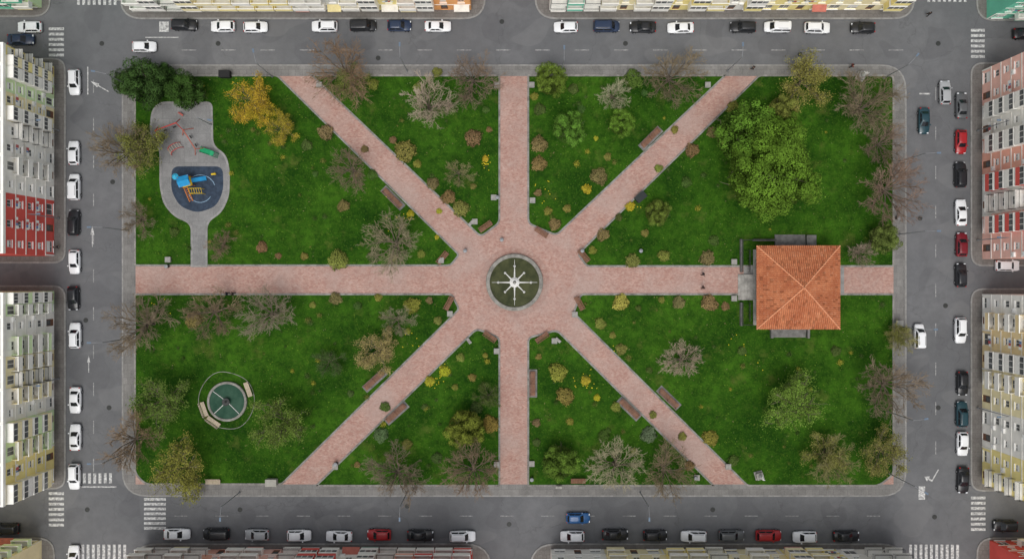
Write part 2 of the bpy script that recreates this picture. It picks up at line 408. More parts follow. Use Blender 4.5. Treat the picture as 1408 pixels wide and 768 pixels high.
# ---------------------------------------------------------------- trees
def leafquad(mb, rg, q, nrm, s, k, wd=.38):
    nn = nrm.normalized(); a = nn.orthogonal().normalized(); b = nn.cross(a); th = rg.random()*6.28
    u = a*math.cos(th)+b*math.sin(th); vv = nn.cross(u)
    mb.add([q-u*s*.5, q+vv*s*wd, q+u*s*.5, q-vv*s*wd], [(0,1,2,3)], k)
def gen_tree(seed, Rr, H, levels=4, leaves=0, leafsize=0.26, clump=0.55, twr=0.024, el=(10, 68), nch=(11, 8, 7, 4), jit=.13, puffs=0):
    rg = random.Random(seed)
    tr = MB(); cr = MB(); tips = []
    def br(p, d, L, r, lv):
        mb = tr if lv <= 1 else cr
        seg = {0: 3, 1: 4, 2: 3, 3: 2, 4: 1}[lv]
        pts = [p.copy()]
        dd = d.copy()
        for i in range(seg):
            j = 0.05 if lv == 0 else jit
            dd = (dd + Vector((rg.gauss(0, j), rg.gauss(0, j), rg.gauss(0, j)+ (0.06 if lv in (1, 2) else 0)))).normalized()
            pts.append(pts[-1]+dd*(L/seg))
        n = 7 if lv == 0 else (5 if lv == 1 else 3)
        for i in range(seg):
            r0 = r*(1-0.7*i/seg); r1 = r*(1-0.7*(i+1)/seg)
            mb.tube(pts[i], pts[i+1], r0, r1, n, k=0, caps=False)
        if lv >= 2: tips.append(pts[-1])
        if lv == 2: tips.append(pts[1])
        if lv >= levels: return
        k = nch[lv]
        for i in range(k):
            if lv == 0:
                a = i*2.4+rg.gauss(0, .12); e = math.radians(el[0]+(el[1]-el[0])*((i*.618)%1))
                q = pts[-1].lerp(pts[-2], rg.uniform(0, .8))
                nd = Vector((math.cos(a)*math.cos(e), math.sin(a)*math.cos(e), math.sin(e)))
                br(q, nd, Rr*rg.uniform(.84, .98), r*.5, 1)
            else:
                tt = rg.uniform(.2, 1.0)*seg; i0 = min(int(tt), seg-1)
                q = pts[i0].lerp(pts[i0+1], tt-i0)
                base = (pts[i0+1]-pts[i0]).normalized()
                sd = Vector((rg.gauss(0,1), rg.gauss(0,1), rg.gauss(0,.7))).normalized()
                nd = (base*.9+sd*0.7).normalized()
                if nd.z < -0.2: nd.z *= -0.5
                br(q, nd, L*rg.uniform(.36, .54)*(1.15-0.35*tt/seg), max(r*.42, twr), lv+1)
    br(Vector((0,0,0)), Vector((0,0,1)), H*0.3, 0.045*H*0.62, 0)
    if puffs:
        zc = H*.55
        for i in range(puffs):
            u = (i+.5)/puffs; e = math.asin(u**.8*.98); a = i*2.39996+rg.gauss(0,.25)
            rad = Rr*rg.uniform(.62, 1.0)
            c = Vector((math.cos(a)*math.cos(e)*rad, math.sin(a)*math.cos(e)*rad, zc+math.sin(e)*rad*.6+rg.gauss(0,.35)))
            pr = clump*rg.uniform(.6, 1.35)
            nl = int(leaves/puffs*(pr/clump)**2)
            for j in range(nl):
                z = rg.uniform(-.35, 1); aa = rg.random()*6.28; hr = math.sqrt(max(0, 1-z*z))
                dr = Vector((hr*math.cos(aa), hr*math.sin(aa), z))
                rr_ = pr*(rg.uniform(.75, 1.05) if rg.random() < .85 else rg.uniform(1.0,1.4))
                q = c+Vector((dr.x*rr_, dr.y*rr_, dr.z*rr_*.9))
                kk = 1 if z > .5+rg.gauss(0,.2) else (3 if z > .15+rg.gauss(0,.15) else 2)  # puff sides and undersides take the leaf colours with shade painted in
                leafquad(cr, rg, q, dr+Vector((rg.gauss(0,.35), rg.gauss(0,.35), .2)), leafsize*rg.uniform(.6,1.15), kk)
        for j in range(leaves//5):
            a = rg.random()*6.28; rad = Rr*.85*math.sqrt(rg.random())
            leafquad(cr, rg, Vector((rad*math.cos(a), rad*math.sin(a), zc+rg.gauss(0,.3)-.5)), Vector((rg.gauss(0,.4), rg.gauss(0,.4), 1)), leafsize*1.3, 2)  # filler leaves low in the crown, coloured as if in shade
    elif leaves:
        cs = [tp for tp in tips]
        rg.shuffle(cs); cs = cs[:max(30, int(len(cs)*.6))]
        w = [rg.random()**1.2+0.15 for _ in cs]
        pick = rg.choices(range(len(cs)), w, k=leaves)
        for ci in pick:
            c = cs[ci]
            q = c+Vector((rg.gauss(0, clump), rg.gauss(0, clump), rg.gauss(0, clump*.6)))
            leafquad(cr, rg, q, Vector((rg.gauss(0, .6), rg.gauss(0, .6), 1)), leafsize*rg.uniform(.5, 1.15), rg.choice((1,1,1,3,2)))  # some leaves at random take the shade-darkened colours
    rr = sorted(math.hypot(v[0], v[1]) for v in cr.v)
    return tr, cr, rr[int(len(rr)*.97)]
def tree_tpl(name, seed, Rr, H, crownmats, **kw):
    tr, cr, rad = gen_tree(seed, Rr, H, **kw)
    tp = Tpl(name, None, kids=[Tpl("trunk", tr.mesh("trunk", M_BARK), ), Tpl("crown", cr.mesh("crown", crownmats), paint=True)])
    tp.R0 = rad
    return tp
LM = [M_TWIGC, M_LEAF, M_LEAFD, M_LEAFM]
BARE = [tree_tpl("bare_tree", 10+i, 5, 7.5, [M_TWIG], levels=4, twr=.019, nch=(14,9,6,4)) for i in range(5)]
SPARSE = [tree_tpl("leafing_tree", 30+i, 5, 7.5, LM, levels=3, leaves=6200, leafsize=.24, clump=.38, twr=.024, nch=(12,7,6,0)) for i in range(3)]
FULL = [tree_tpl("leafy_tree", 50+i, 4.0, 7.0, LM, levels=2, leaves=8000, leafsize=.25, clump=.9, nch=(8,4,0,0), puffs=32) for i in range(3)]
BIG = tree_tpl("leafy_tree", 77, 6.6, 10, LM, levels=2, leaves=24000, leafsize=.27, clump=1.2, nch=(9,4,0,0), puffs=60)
def tree(kind, px, py, rpx, col, label):
    if kind == 'big': tp, z0 = BIG, 6.5
    else: tp = rnd.choice({'b': BARE, 's': SPARSE, 'f': FULL}[kind]); z0 = 5
    s = (rpx/8.0)/tp.R0
    x, y = P(px, py, z0*s)
    cc = tuple(c*rnd.uniform(.92, 1.08) for c in col)
    zs = min(s if s > .5 else s*1.1, 1.25)
    tp.make((x, y, 0.14), rnd.random()*6.28, (s*rnd.uniform(.94,1.06), s*rnd.uniform(.94,1.06), zs), cc, label=label, category="tree",
            group="trees in and around the park")
BR = (0.225,0.165,0.11); GR = (0.29,0.24,0.17); PL = (0.42,0.35,0.25); OL = (0.27,0.24,0.11)
L_b = "bare brown tree with fine twigs standing in grass"
L_g = "bare grey tree with a wide round crown on grass"
L_p = "pale bare tree with dense fine twigs on grass"
L_s = "bare street tree leaning over the park pavement"
for a in [(470,95,50,BR,L_s),(588,143,40,PL,L_p),(648,105,40,BR,L_s),(843,130,26,PL,L_p),(925,102,46,BR,L_s),(1195,145,50,BR,L_s),(1218,195,34,BR,L_s),
          (1232,258,50,BR,L_s),(1185,347,22,GR,L_g),(481,232,33,BR,L_b),(540,335,42,GR,L_g),(630,237,22,OL,L_b),(303,337,22,BR,L_b),(188,300,26,BR,L_s),(160,205,42,BR,L_s),
          (367,433,44,GR,L_g),(288,430,38,BR,L_b),(190,448,50,BR,L_s),(545,440,26,GR,L_b),(938,496,28,PL,L_p),(175,607,44,BR,L_s),(543,655,46,BR,L_s),
          (648,650,42,BR,L_s),(848,643,38,PL,L_p),(918,648,40,BR,L_s),(1145,637,38,OL,L_s),(1228,530,50,BR,L_s),(1240,463,24,OL,L_s)]:
    tree('b', a[0], a[1], a[2], a[3], a[4])
YG = (0.21,0.22,0.05); GN = (0.13,0.20,0.035); YE = (0.48,0.35,0.035); DG = (0.045,0.095,0.02)
for a in [(195,203,34,YG,"bare tree with sparse yellow green new leaves"),(520,480,34,(0.34,0.29,0.11),"thin tree with sparse ochre leaves on grass"),(1090,555,42,(0.15,0.25,0.04),"open green tree with spreading limbs on grass"),
          (222,553,46,GN,"open dark green tree on the lawn"),(385,583,44,GN,"open green tree beside the round pool"),(247,645,43,(0.25,0.23,0.05),"yellow green tree at the park corner"),
          (346,135,37,YE,"airy tree with golden yellow leaves"),(356,150,24,YE,"low bough tree with golden leaves"),(386,174,24,(0.42,0.33,0.04),"small tree with golden yellow leaves"),
          (1218,620,36,(0.24,0.23,0.06),"yellow green tree by the kerb"),(1140,625,32,(0.25,0.24,0.06),"thin yellowing tree over the pavement"),(450,497,24,(0.07,0.12,0.03),"small dark green open tree"),
          (1108,108,40,(0.27,0.25,0.06),"yellow green tree at the park edge"),(672,545,20,(0.09,0.14,0.03),"slim dark green young tree"),(480,112,26,(0.18,0.2,0.05),"small olive tree at the park edge"),(1235,460,18,YG,"small sparse tree beside the kerb")]:
    tree('s', *a)
for a in [(196,112,34,DG,"dark evergreen tree at the park corner"),(253,124,27,DG,"dark evergreen tree beside the playground"),(172,112,20,DG,"small dark evergreen tree by the pavement"),(224,102,18,DG,"small dark evergreen tree by the pavement"),
          (757,108,23,(0.13,0.20,0.03),"small round green tree by the path"),
          (783,175,23,(0.12,0.25,0.03),"small bright green tree on grass"),(855,168,19,(0.12,0.25,0.03),"small bright green tree on grass"),(1078,150,22,YG,"small yellow green tree on grass"),
          (905,291,18,(0.13,0.20,0.03),"small green tree on grass"),(1218,328,22,(0.13,0.19,0.04),"small green tree by the kerb"),(640,590,27,(0.15,0.20,0.03),"small olive green tree on grass"),
          (770,637,27,(0.12,0.20,0.03),"small green tree near the pavement"),(1028,182,43,(0.115,0.215,0.022),"large green leafy tree on grass")]:
    tree('f', *a)
tree('big', 1062, 236, 60, (0.115,0.215,0.022), "largest green tree with a full rounded crown")
tree('f', 1076, 186, 32, (0.11,0.205,0.022), "green leafy tree touching a larger one")

# shrubs
def shrub_mesh(seed, n, ls, low=False):
    rg = random.Random(seed); lf = MB(); st = MB()
    for i in range(14):
        a = rg.random()*6.28; e = rg.uniform(.35, 1.4); L = rg.uniform(.5, .85)
        st.tube((0,0,0), (math.cos(a)*math.cos(e)*L, math.sin(a)*math.cos(e)*L, math.sin(e)*L*.9), .03, .012, 3, 0, False)
    ph = [rg.random()*6.28 for _ in range(3)]
    for i in range(n):
        a = rg.random()*6.28; e = math.asin(rg.random()**.8)
        rr = (1+.08*math.sin(3*a+ph[0])+.06*math.sin(5*a+ph[1])+.05*math.sin(9*a+ph[2]))*rg.uniform(.74, 1.0)
        inner = rg.random() < .25
        if inner: rr *= .8
        if low: rr *= rg.uniform(.3, 1.1)
        q = Vector((math.cos(a)*math.cos(e)*rr, math.sin(a)*math.cos(e)*rr, max(.04, math.sin(e)*rr*.95)))
        leafquad(lf, rg, q, q.normalized()*.8+Vector((rg.gauss(0,.5), rg.gauss(0,.5), .5)), ls*rg.uniform(.6, 1.2), 1 if inner or (e < .5 and rg.random() < .5) else 0)  # inner and some low leaves get the shade-darkened leaf colour
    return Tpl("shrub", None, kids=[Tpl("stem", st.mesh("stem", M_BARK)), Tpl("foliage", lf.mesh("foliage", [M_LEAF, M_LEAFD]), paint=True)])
SH = [shrub_mesh(i, 1100, .14) for i in range(4)]
SBR = (0.26,0.185,0.08); SYE = (0.52,0.45,0.04); SOL = (0.25,0.255,0.055); SGN = (0.09,0.15,0.035); SGG = (0.15,0.19,0.10)
SL = {SBR: "round tan budding shrub on grass", SYE: "shrub with bright yellow flowers", SOL: "round olive yellow shrub on grass", SGN: "low green shrub on grass", SGG: "grey green rounded shrub"}
shr = [(558,207,17,SOL),(652,188,13,SBR),(597,248,10,SBR),(617,271,11,SBR),(634,287,11,SOL),(740,196,12,SBR),(739,226,11,SBR),(823,242,14,SBR),(807,258,8,SYE),
 (763,309,9,SBR),(465,358,16,SOL),(512,353,10,SGN),(565,416,12,SOL),(458,412,10,SBR),(852,417,13,(0.42,0.42,0.08)),(935,415,10,SBR),(975,417,13,SBR),
 (870,358,11,SOL),(911,353,9,SOL),(973,354,11,SBR),(830,322,10,SBR),(953,206,11,SBR),(980,180,8,SBR),(868,284,7,SYE),(358,343,9,SBR),(445,183,12,SBR),(472,285,9,SBR),
 (565,297,6,SYE),(667,216,6,SYE),(675,583,13,(0.24,0.21,0.05)),(592,523,8,SYE),(610,510,9,SYE),(523,597,12,SGG),(805,523,7,SYE),(767,512,13,(0.32,0.34,0.06)),
 (780,543,13,SOL),(825,443,9,SOL),(854,480,9,SOL),(893,598,12,SGG),(735,580,7,SBR),(265,437,13,SBR),(512,113,9,SOL),(599,98,8,SOL),(1010,150,10,SOL),(996,190,9,SOL),
 (870,106,14,SGN),(655,560,10,SGN),(600,630,9,SGN),(560,612,9,SOL),(950,640,8,SBR),(1010,630,9,SGN),(980,600,12,SOL),
 (740,150,9,SGN),(515,240,8,SGN),(420,200,8,SGN),(240,320,8,SGN),(1150,480,7,SGN),(985,330,8,SGN),(940,250,8,SGN),(905,230,7,SOL),
 (575,120,8,SOL),(620,150,8,SGN),(790,120,9,SGN),(530,560,8,SGN),(830,600,9,SGN),(850,560,7,SOL),(1020,480,7,SGN),(815,345,7,SOL),(600,440,7,SOL),
 (540,192,6,SBR),(573,225,6,SOL),(603,290,5,SYE),(650,255,5,SOL),(672,180,5,SBR),(668,150,6,SGN),(735,130,6,SOL),(738,262,6,SBR),(752,290,6,SOL),(800,150,6,SGN),
 (835,215,6,SOL),(885,130,6,SGN),(930,180,6,SOL),(780,285,6,SOL),(820,190,4,SYE),(850,300,6,SGN),(890,320,6,SOL),
 (500,205,6,SBR),(430,240,5,SGN),(420,350,6,SOL),(385,352,5,SBR),(540,355,6,SOL),(580,350,6,SOL),(600,325,4,SYE),
 (490,420,6,SGN),(520,412,6,SOL),(590,412,6,SBR),(430,420,5,SOL),(560,455,5,SOL),(480,540,5,SGN),(625,530,5,SOL),(630,490,7,SOL),
 (580,560,5,SGN),(535,625,5,SOL),(490,640,5,SBR),(650,520,6,SOL),(665,490,5,SOL),(740,490,5,SOL),(740,610,6,SGN),(785,580,6,SOL),(820,545,5,SYE),(840,590,5,SGN),
 (870,620,5,SOL),(900,570,6,SOL),(940,600,6,SOL),(895,510,5,SGN),(840,460,5,SOL),(880,425,5,SGN),(910,412,5,SOL),(1000,420,6,SBR)]
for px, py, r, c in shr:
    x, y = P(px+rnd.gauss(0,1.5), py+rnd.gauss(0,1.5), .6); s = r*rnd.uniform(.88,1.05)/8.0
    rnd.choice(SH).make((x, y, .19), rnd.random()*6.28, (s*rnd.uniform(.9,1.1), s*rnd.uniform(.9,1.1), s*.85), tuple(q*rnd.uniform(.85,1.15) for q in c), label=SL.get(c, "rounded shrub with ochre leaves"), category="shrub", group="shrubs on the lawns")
def inpoly(xs, ys, poly):
    ins = np.zeros(len(xs), bool); n = len(poly)
    for i in range(n):
        x1, y1 = poly[i]; x2, y2 = poly[(i+1) % n]
        if y1 == y2: continue
        c = ((y1 > ys) != (y2 > ys)) & (xs < (x2-x1)*(ys-y1)/(y2-y1)+x1)
        ins ^= c
    return ins
rs = np.random.RandomState(3)
def ok(xs, ys):
    m = ~inpoly(xs, ys, pg)
    m &= np.hypot(xs-X(313), ys-Y(551)) > 3.7
    m &= ~((xs > X(1018)) & (xs < X(1150)) & (ys > Y(470)) & (ys < Y(320)))
    return m
cnt = 0
LOW = [Tpl("low_plant", shrub_mesh(90+i, 170, .2, True).kids[1].me, paint=True) for i in range(3)]
for q in LW:
    xs = np.array([p[0] for p in q]); ys = np.array([p[1] for p in q])
    ar = (xs.max()-xs.min())*(ys.max()-ys.min())
    n = int(ar/34)
    a = rs.uniform(xs.min()+.8, xs.max()-.8, n); b = rs.uniform(ys.min()+.8, ys.max()-.8, n)
    m = inpoly(a, b, q) & ok(a, b)
    for x, y in zip(a[m], b[m]):
        if cnt > 220: break
        cnt += 1
        s = rnd.uniform(.25, .75)
        rnd.choice(LOW).make((x, y, .19), rnd.random()*6.28, s, rnd.choice([SGN, SGN, (0.06,0.12,0.02), (.12,.18,.03), (0.2,0.22,0.05), (.4,.38,.05)]), label="low leafy plant growing in the lawn", category="plant", group="low plants in the lawns")
V = []; F = []; MI = []
for q in LW:
    xs = np.array([p[0] for p in q]); ys = np.array([p[1] for p in q])
    ar = (xs.max()-xs.min())*(ys.max()-ys.min())
    n = int(ar*4.5)
    a = rs.uniform(xs.min(), xs.max(), n); b = rs.uniform(ys.min(), ys.max(), n)
    cl = np.sin(a*.9+2*np.sin(b*.7))+np.sin(b*1.3+1.5*np.sin(a*.5))+rs.normal(0, 1, n)
    m = inpoly(a, b, q) & ok(a, b) & (cl > -.2)
    a = a[m]; b = b[m]; k = len(a)
    th = rs.uniform(0, 6.28, k); s = rs.uniform(.08, .22, k); tl = rs.uniform(.3, 1.2, k)
    o = len(V)
    p0 = np.stack([a, b, np.full(k, .19)], 1)
    u = np.stack([np.cos(th), np.sin(th), np.zeros(k)], 1); w = np.stack([-np.sin(th), np.cos(th), np.zeros(k)], 1)
    up = np.zeros((k,3)); up[:,2] = 1
    s_ = s[:,None]
    tip = p0+u*s_*np.cos(tl)[:,None]+up*(s_*np.sin(tl)[:,None]*.7+.02)
    pa = p0-w*s_*.35+up*.03; pb = p0+w*s_*.35+up*.03
    pc = p0-u*s_*.6+up*.05
    vv = np.stack([pa, tip, pb, pc], 1).reshape(-1,3)
    V += vv.tolist(); F += [(o+4*i, o+4*i+1, o+4*i+2, o+4*i+3) for i in range(k)]
    MI += rs.choice([0,1,2,3], k, p=[.38,.38,.21,.03]).tolist()
me = bpy.data.meshes.new("grass_tufts"); me.from_pydata(V, [], F)
for m_ in M_BLADE: me.materials.append(m_)
me.polygons.foreach_set("material_index", MI)
o = ob("grass", me, label="tufted green grass blades across the lawns", cat="grass"); o["kind"] = "stuff"
fl = MB()
spots = [(667,222,10,20),(808,258,8,14),(610,512,12,20),(594,524,10,16),(806,524,14,20),(565,298,10,14),(865,284,10,12),(750,270,22,12),(540,300,28,8),(830,500,26,9),(580,470,20,10),(1030,470,40,10),(220,420,30,5)]
for px, py, r, nf in spots:
    for i in range(nf):
        x = X(px+rnd.gauss(0, r*.5)); y = Y(py+rnd.gauss(0, r*.5))
        if not any(inpoly(np.array([x]), np.array([y]), q)[0] for q in LW): continue
        if not ok(np.array([x]), np.array([y]))[0]: continue
        fl.lathe([(0.0,.32),(.05,.33),(.085,.36),(0.02,.39)], 6, None, x, y)
        fl.tube((x,y,.19),(x,y,.33),.01,.01,3)
o = ob("dandelion_flowers", fl.mesh("flowers", simple("yellow_petals", (0.7,0.55,0.03), .1)), label="scattered small yellow flowers in the grass", cat="flowers"); o["kind"] = "stuff"

# ---------------------------------------------------------------- cars
def car_tpl(style):
    L = {'hatch': 2.05, 'sedan': 2.25, 'van': 2.25, 'suv': 2.2}[style]; k = L/2.18
    hz_ = {'hatch': 1.46, 'sedan': 1.42, 'van': 1.82, 'suv': 1.66}[style]
    belt = {'hatch': .92, 'sedan': .90, 'van': 1.02, 'suv': 1.0}[style]
    st = [(-2.18,.60,.45,.72),(-2.13,.76,.34,.88),(-1.95,.86,.26,.97),(-1.5,.90,.2,1.0),(-.5,.915,.19,.98),(.6,.91,.19,.96),(1.1,.90,.2,.93),(1.6,.88,.22,.85),(1.95,.80,.27,.76),(2.1,.68,.34,.68),(2.18,.5,.42,.58)]
    b = MB(); n = 11; vs = []
    for x, w, zb, zt in st:
        zt = zt*belt/.95
        ring_ = [(-w*.94,zb),(-w,zb+.35*(zt-zb)),(-w,zb+.7*(zt-zb)),(-w*.96,zt-.06),(-w*.85,zt-.01),(0,zt+.025)]
        ring_ = ring_+[(-a, z) for a, z in ring_[-2::-1]]
        vs += [(x*k, a, z) for a, z in ring_]
    fs = []
    for i in range(len(st)-1):
        for j in range(n): fs.append((i*n+j, (i+1)*n+j, (i+1)*n+(j+1)%n, i*n+(j+1)%n))
    fs += [tuple(range(n)), tuple(range((len(st)-1)*n+n-1, (len(st)-1)*n-1, -1))]
    b.add(vs, fs)
    B = {'hatch': (-2.0,1.0,-1.62,.28), 'sedan': (-1.62,.98,-1.0,.22), 'van': (-2.12,1.35,-2.0,.72), 'suv': (-2.05,1.0,-1.8,.38)}[style]
    x0, x1, x2, x3 = [q*k for q in B]
    zb = belt-.04; wb, wt = .83, .64
    if style == 'van': wt = .72
    def rg(xa, xb, w, z, c=.12):
        return [(xa+c,-w,z),(xb-c*1.5,-w,z),(xb,-w*.72,z),(xb+.04,0,z),(xb,w*.72,z),(xb-c*1.5,w,z),(xa+c,w,z),(xa,w*.75,z),(xa-.03,0,z),(xa,-w*.75,z)]
    lv = [rg(x0,x1,wb,zb), rg(x2,x3,wt,hz_-.07), rg(x2+.07,x3-.1,wt-.07,hz_-.02), rg(x2+.35,x3-.35,wt*.5,hz_)]
    vs = [p for r_ in lv for p in r_]; m = 10; fs = []
    for i in range(3):
        for j in range(m): fs.append((i*m+j, i*m+(j+1)%m, (i+1)*m+(j+1)%m, (i+1)*m+j))
    fs.append(tuple(3*m+j for j in range(m)))
    b.add(vs, fs)
    body = b.mesh("car_body", M_CARP, True)
    def lerp(a, c, t): return tuple(a[i]+(c[i]-a[i])*t for i in range(3))
    def win(pts_b, pts_t, t0, t1, off, name):
        mb = MB(); vb = [lerp(a, c, t0) for a, c in zip(pts_b, pts_t)]; vt = [lerp(a, c, t1) for a, c in zip(pts_b, pts_t)]
        nn = len(vb); V2 = [tuple(p[i]+off[i] for i in range(3)) for p in vb+vt]
        mb.add(V2, [(i, i+1, nn+i+1, nn+i) for i in range(nn-1)])
        return Tpl(name, mb.mesh(name, M_GLASS))
    f0, f1 = lv[0], lv[1]
    kids = [Tpl("car_body", body, paint=True)]
    kids.append(win([f0[2],f0[3],f0[4]], [f1[2],f1[3],f1[4]], .1, .95, (.018,0,.018), "windshield"))
    kids.append(win([f0[7],f0[8],f0[9]], [f1[7],f1[8],f1[9]], .2 if style!='van' else .45, .93, (-.018,0,.018), "rear_window"))
    for i, sgn in ((0,-1),(5,1)):
        a, c = (f0[0], f0[1]) if sgn < 0 else (f0[6], f0[5]); a2, c2 = (f1[0], f1[1]) if sgn < 0 else (f1[6], f1[5])
        mid = lerp(a, c, .52); mid2 = lerp(a2, c2, .52); m1 = lerp(a, c, .48); m2 = lerp(a2, c2, .48)
        mb = MB()
        for (p, q, p2, q2) in ((a, m1, a2, m2), (mid, c, mid2, c2)):
            v4 = [lerp(p,p2,.2), lerp(q,q2,.2), lerp(q,q2,.9), lerp(p,p2,.9)]
            mb.add([(v[0], v[1]+sgn*.015, v[2]+.008) for v in v4], [(0,1,2,3)])
        kids.append(Tpl("side_window", mb.mesh("side_window", M_GLASS)))
    w = MB(); w.tube((0,-.11,0),(0,.11,0),.31,.31,18)
    rim = MB(); rim.tube((0,-.118,0),(0,.118,0),.2,.2,12)
    wm = w.mesh("tyre", M_TYRE); rm = rim.mesh("rim", M_RIM)
    for xx in (-1.32*k, 1.36*k):
        for yy in (-.82, .82): kids.append(Tpl("wheel", wm, (xx, yy, .31), kids=[Tpl("rim", rm)]))
    for yy in (-.6, .6):
        h = MB(); h.box(1.93*k, 2.11*k, yy-.15, yy+.15, .60, .72); kids.append(Tpl("headlight", h.mesh("headlight", M_LAMP)))
        h = MB(); h.box(-2.15*k, -1.98*k, yy*1.15-.1, yy*1.15+.1, .72, .90); kids.append(Tpl("taillight", h.mesh("taillight", M_TAIL)))
        s_ = 1 if yy > 0 else -1
        h = MB(); h.box(.62*k, .82*k, min(s_*.86, s_*1.04), max(s_*.86, s_*1.04), .93, 1.05); kids.append(Tpl("side_mirror", h.mesh("side_mirror", M_CARP), paint=True))
    g = MB(); g.box(1.95*k, 2.185*k, -.45, .45, .38, .52); kids.append(Tpl("grille", g.mesh("grille", M_BLACK)))
    if style in ('suv', 'van'):
        for yy in (-.56, .56):
            g = MB(); g.box(-1.5*k, .1*k, yy-.02, yy+.02, hz_-.03, hz_+.03)
            kids.append(Tpl("roof_rail", g.mesh("roof_rail", M_BLACK)))
    return Tpl("parked_car", None, kids=kids)
CARS = {s: car_tpl(s) for s in ('hatch','sedan','van','suv')}
W = (.78,.79,.80); BK = (.016,.017,.02); NV = (.02,.035,.075); RD = (.34,.015,.02); DR = (.16,.01,.018); SV = (.36,.37,.38); BL = (.02,.10,.27); TE = (.015,.05,.065); GY = (.10,.105,.11)
CN = {W: "white", BK: "black", NV: "dark navy", RD: "red", DR: "dark red", SV: "silver", BL: "blue", TE: "dark teal", GY: "dark grey"}
TYN = {'hatch': "hatchback", 'sedan': "saloon car", 'van': "van with roof rails", 'suv': "estate car with roof rails"}
H0, V0 = 0, 1
cars = [(40,37,H0,W,'hatch'),(28,54,H0,NV,'sedan'),(253,34,H0,BK,'suv'),(306,36,H0,W,'hatch'),(351,37,H0,W,'hatch'),(446,36,H0,W,'suv'),(499,35,H0,BK,'van'),(549,35,H0,NV,'hatch'),(602,36,H0,W,'sedan'),
 (778,37,H0,W,'hatch'),(834,36,H0,NV,'van'),(884,37,H0,BK,'sedan'),(936,38,H0,W,'sedan'),(1022,37,H0,BK,'suv'),(1069,37,H0,W,'van'),(1124,38,H0,W,'suv'),(1187,38,H0,BK,'hatch'),(1412,46,H0,BK,'sedan'),
 (102,113,V0,W,'suv'),(101,210,V0,W,'hatch'),(102,257,V0,W,'van'),(101,306,V0,BK,'suv'),(102,360,V0,W,'hatch'),(100,410,V0,BK,'hatch'),(103,461,V0,W,'suv'),(103,550,V0,W,'sedan'),(103,601,V0,W,'sedan'),(102,655,V0,W,'suv'),(101,766,V0,W,'hatch'),
 (1300,127,V0,SV,'hatch'),(1323,145,V0,GY,'sedan'),(1322,195,V0,RD,'hatch'),(1321,240,V0,BK,'suv'),(1322,292,V0,W,'sedan'),(1323,336,V0,DR,'hatch'),(1322,378,V0,BK,'hatch'),(1321,454,V0,W,'suv'),
 (1324,527,V0,BK,'hatch'),(1323,569,V0,TE,'suv'),(1324,610,V0,W,'hatch'),(1325,660,V0,BK,'sedan'),
 (243,734,H0,W,'sedan'),(297,734,H0,BK,'van'),(353,735,H0,SV,'hatch'),(411,736,H0,W,'hatch'),(466,737,H0,W,'sedan'),(521,735,H0,RD,'hatch'),(578,736,H0,BK,'sedan'),(636,737,H0,W,'suv'),
 (787,737,H0,W,'hatch'),(846,735,H0,BK,'sedan'),(901,736,H0,BK,'hatch'),(954,737,H0,W,'suv'),(1006,736,H0,GY,'suv'),(1057,736,H0,RD,'suv'),(1107,738,H0,W,'hatch'),(1164,737,H0,BK,'sedan'),
 (1386,365,H0,W,'hatch'),(1383,723,H0,BK,'hatch'),(8,727,H0,BK,'suv')]
for px, py, o_, c, s in cars:
    x, y = P(px, py, .8)
    rot = (0 if rnd.random() < .5 else math.pi) + (math.pi/2 if o_ else 0) + rnd.gauss(0, .012)
    CARS[s].make((x, y, 0), rot, (1.0, rnd.uniform(1.0, 1.06), 1.0), c, label="%s %s parked along the kerb" % (CN[c], TYN[s]), category="car", group="cars parked along the kerb")
for px, py, rot, c, s, lb, sc in [(198,64,0.0,W,'hatch',"white hatchback driving along the street",None),(1271,166,-math.pi/2,TE,'sedan',"dark saloon car driving beside the park",None),
    (1264,462,math.pi/2,W,'van',"small white van driving beside the park",(.93,.92,1.05)),(795,712,0,BL,'hatch',"blue hatchback driving along the street",None)]:
    x, y = P(px, py, .8)
    CARS[s].make((x, y, 0), rot, sc, c, label=lb, category="car")

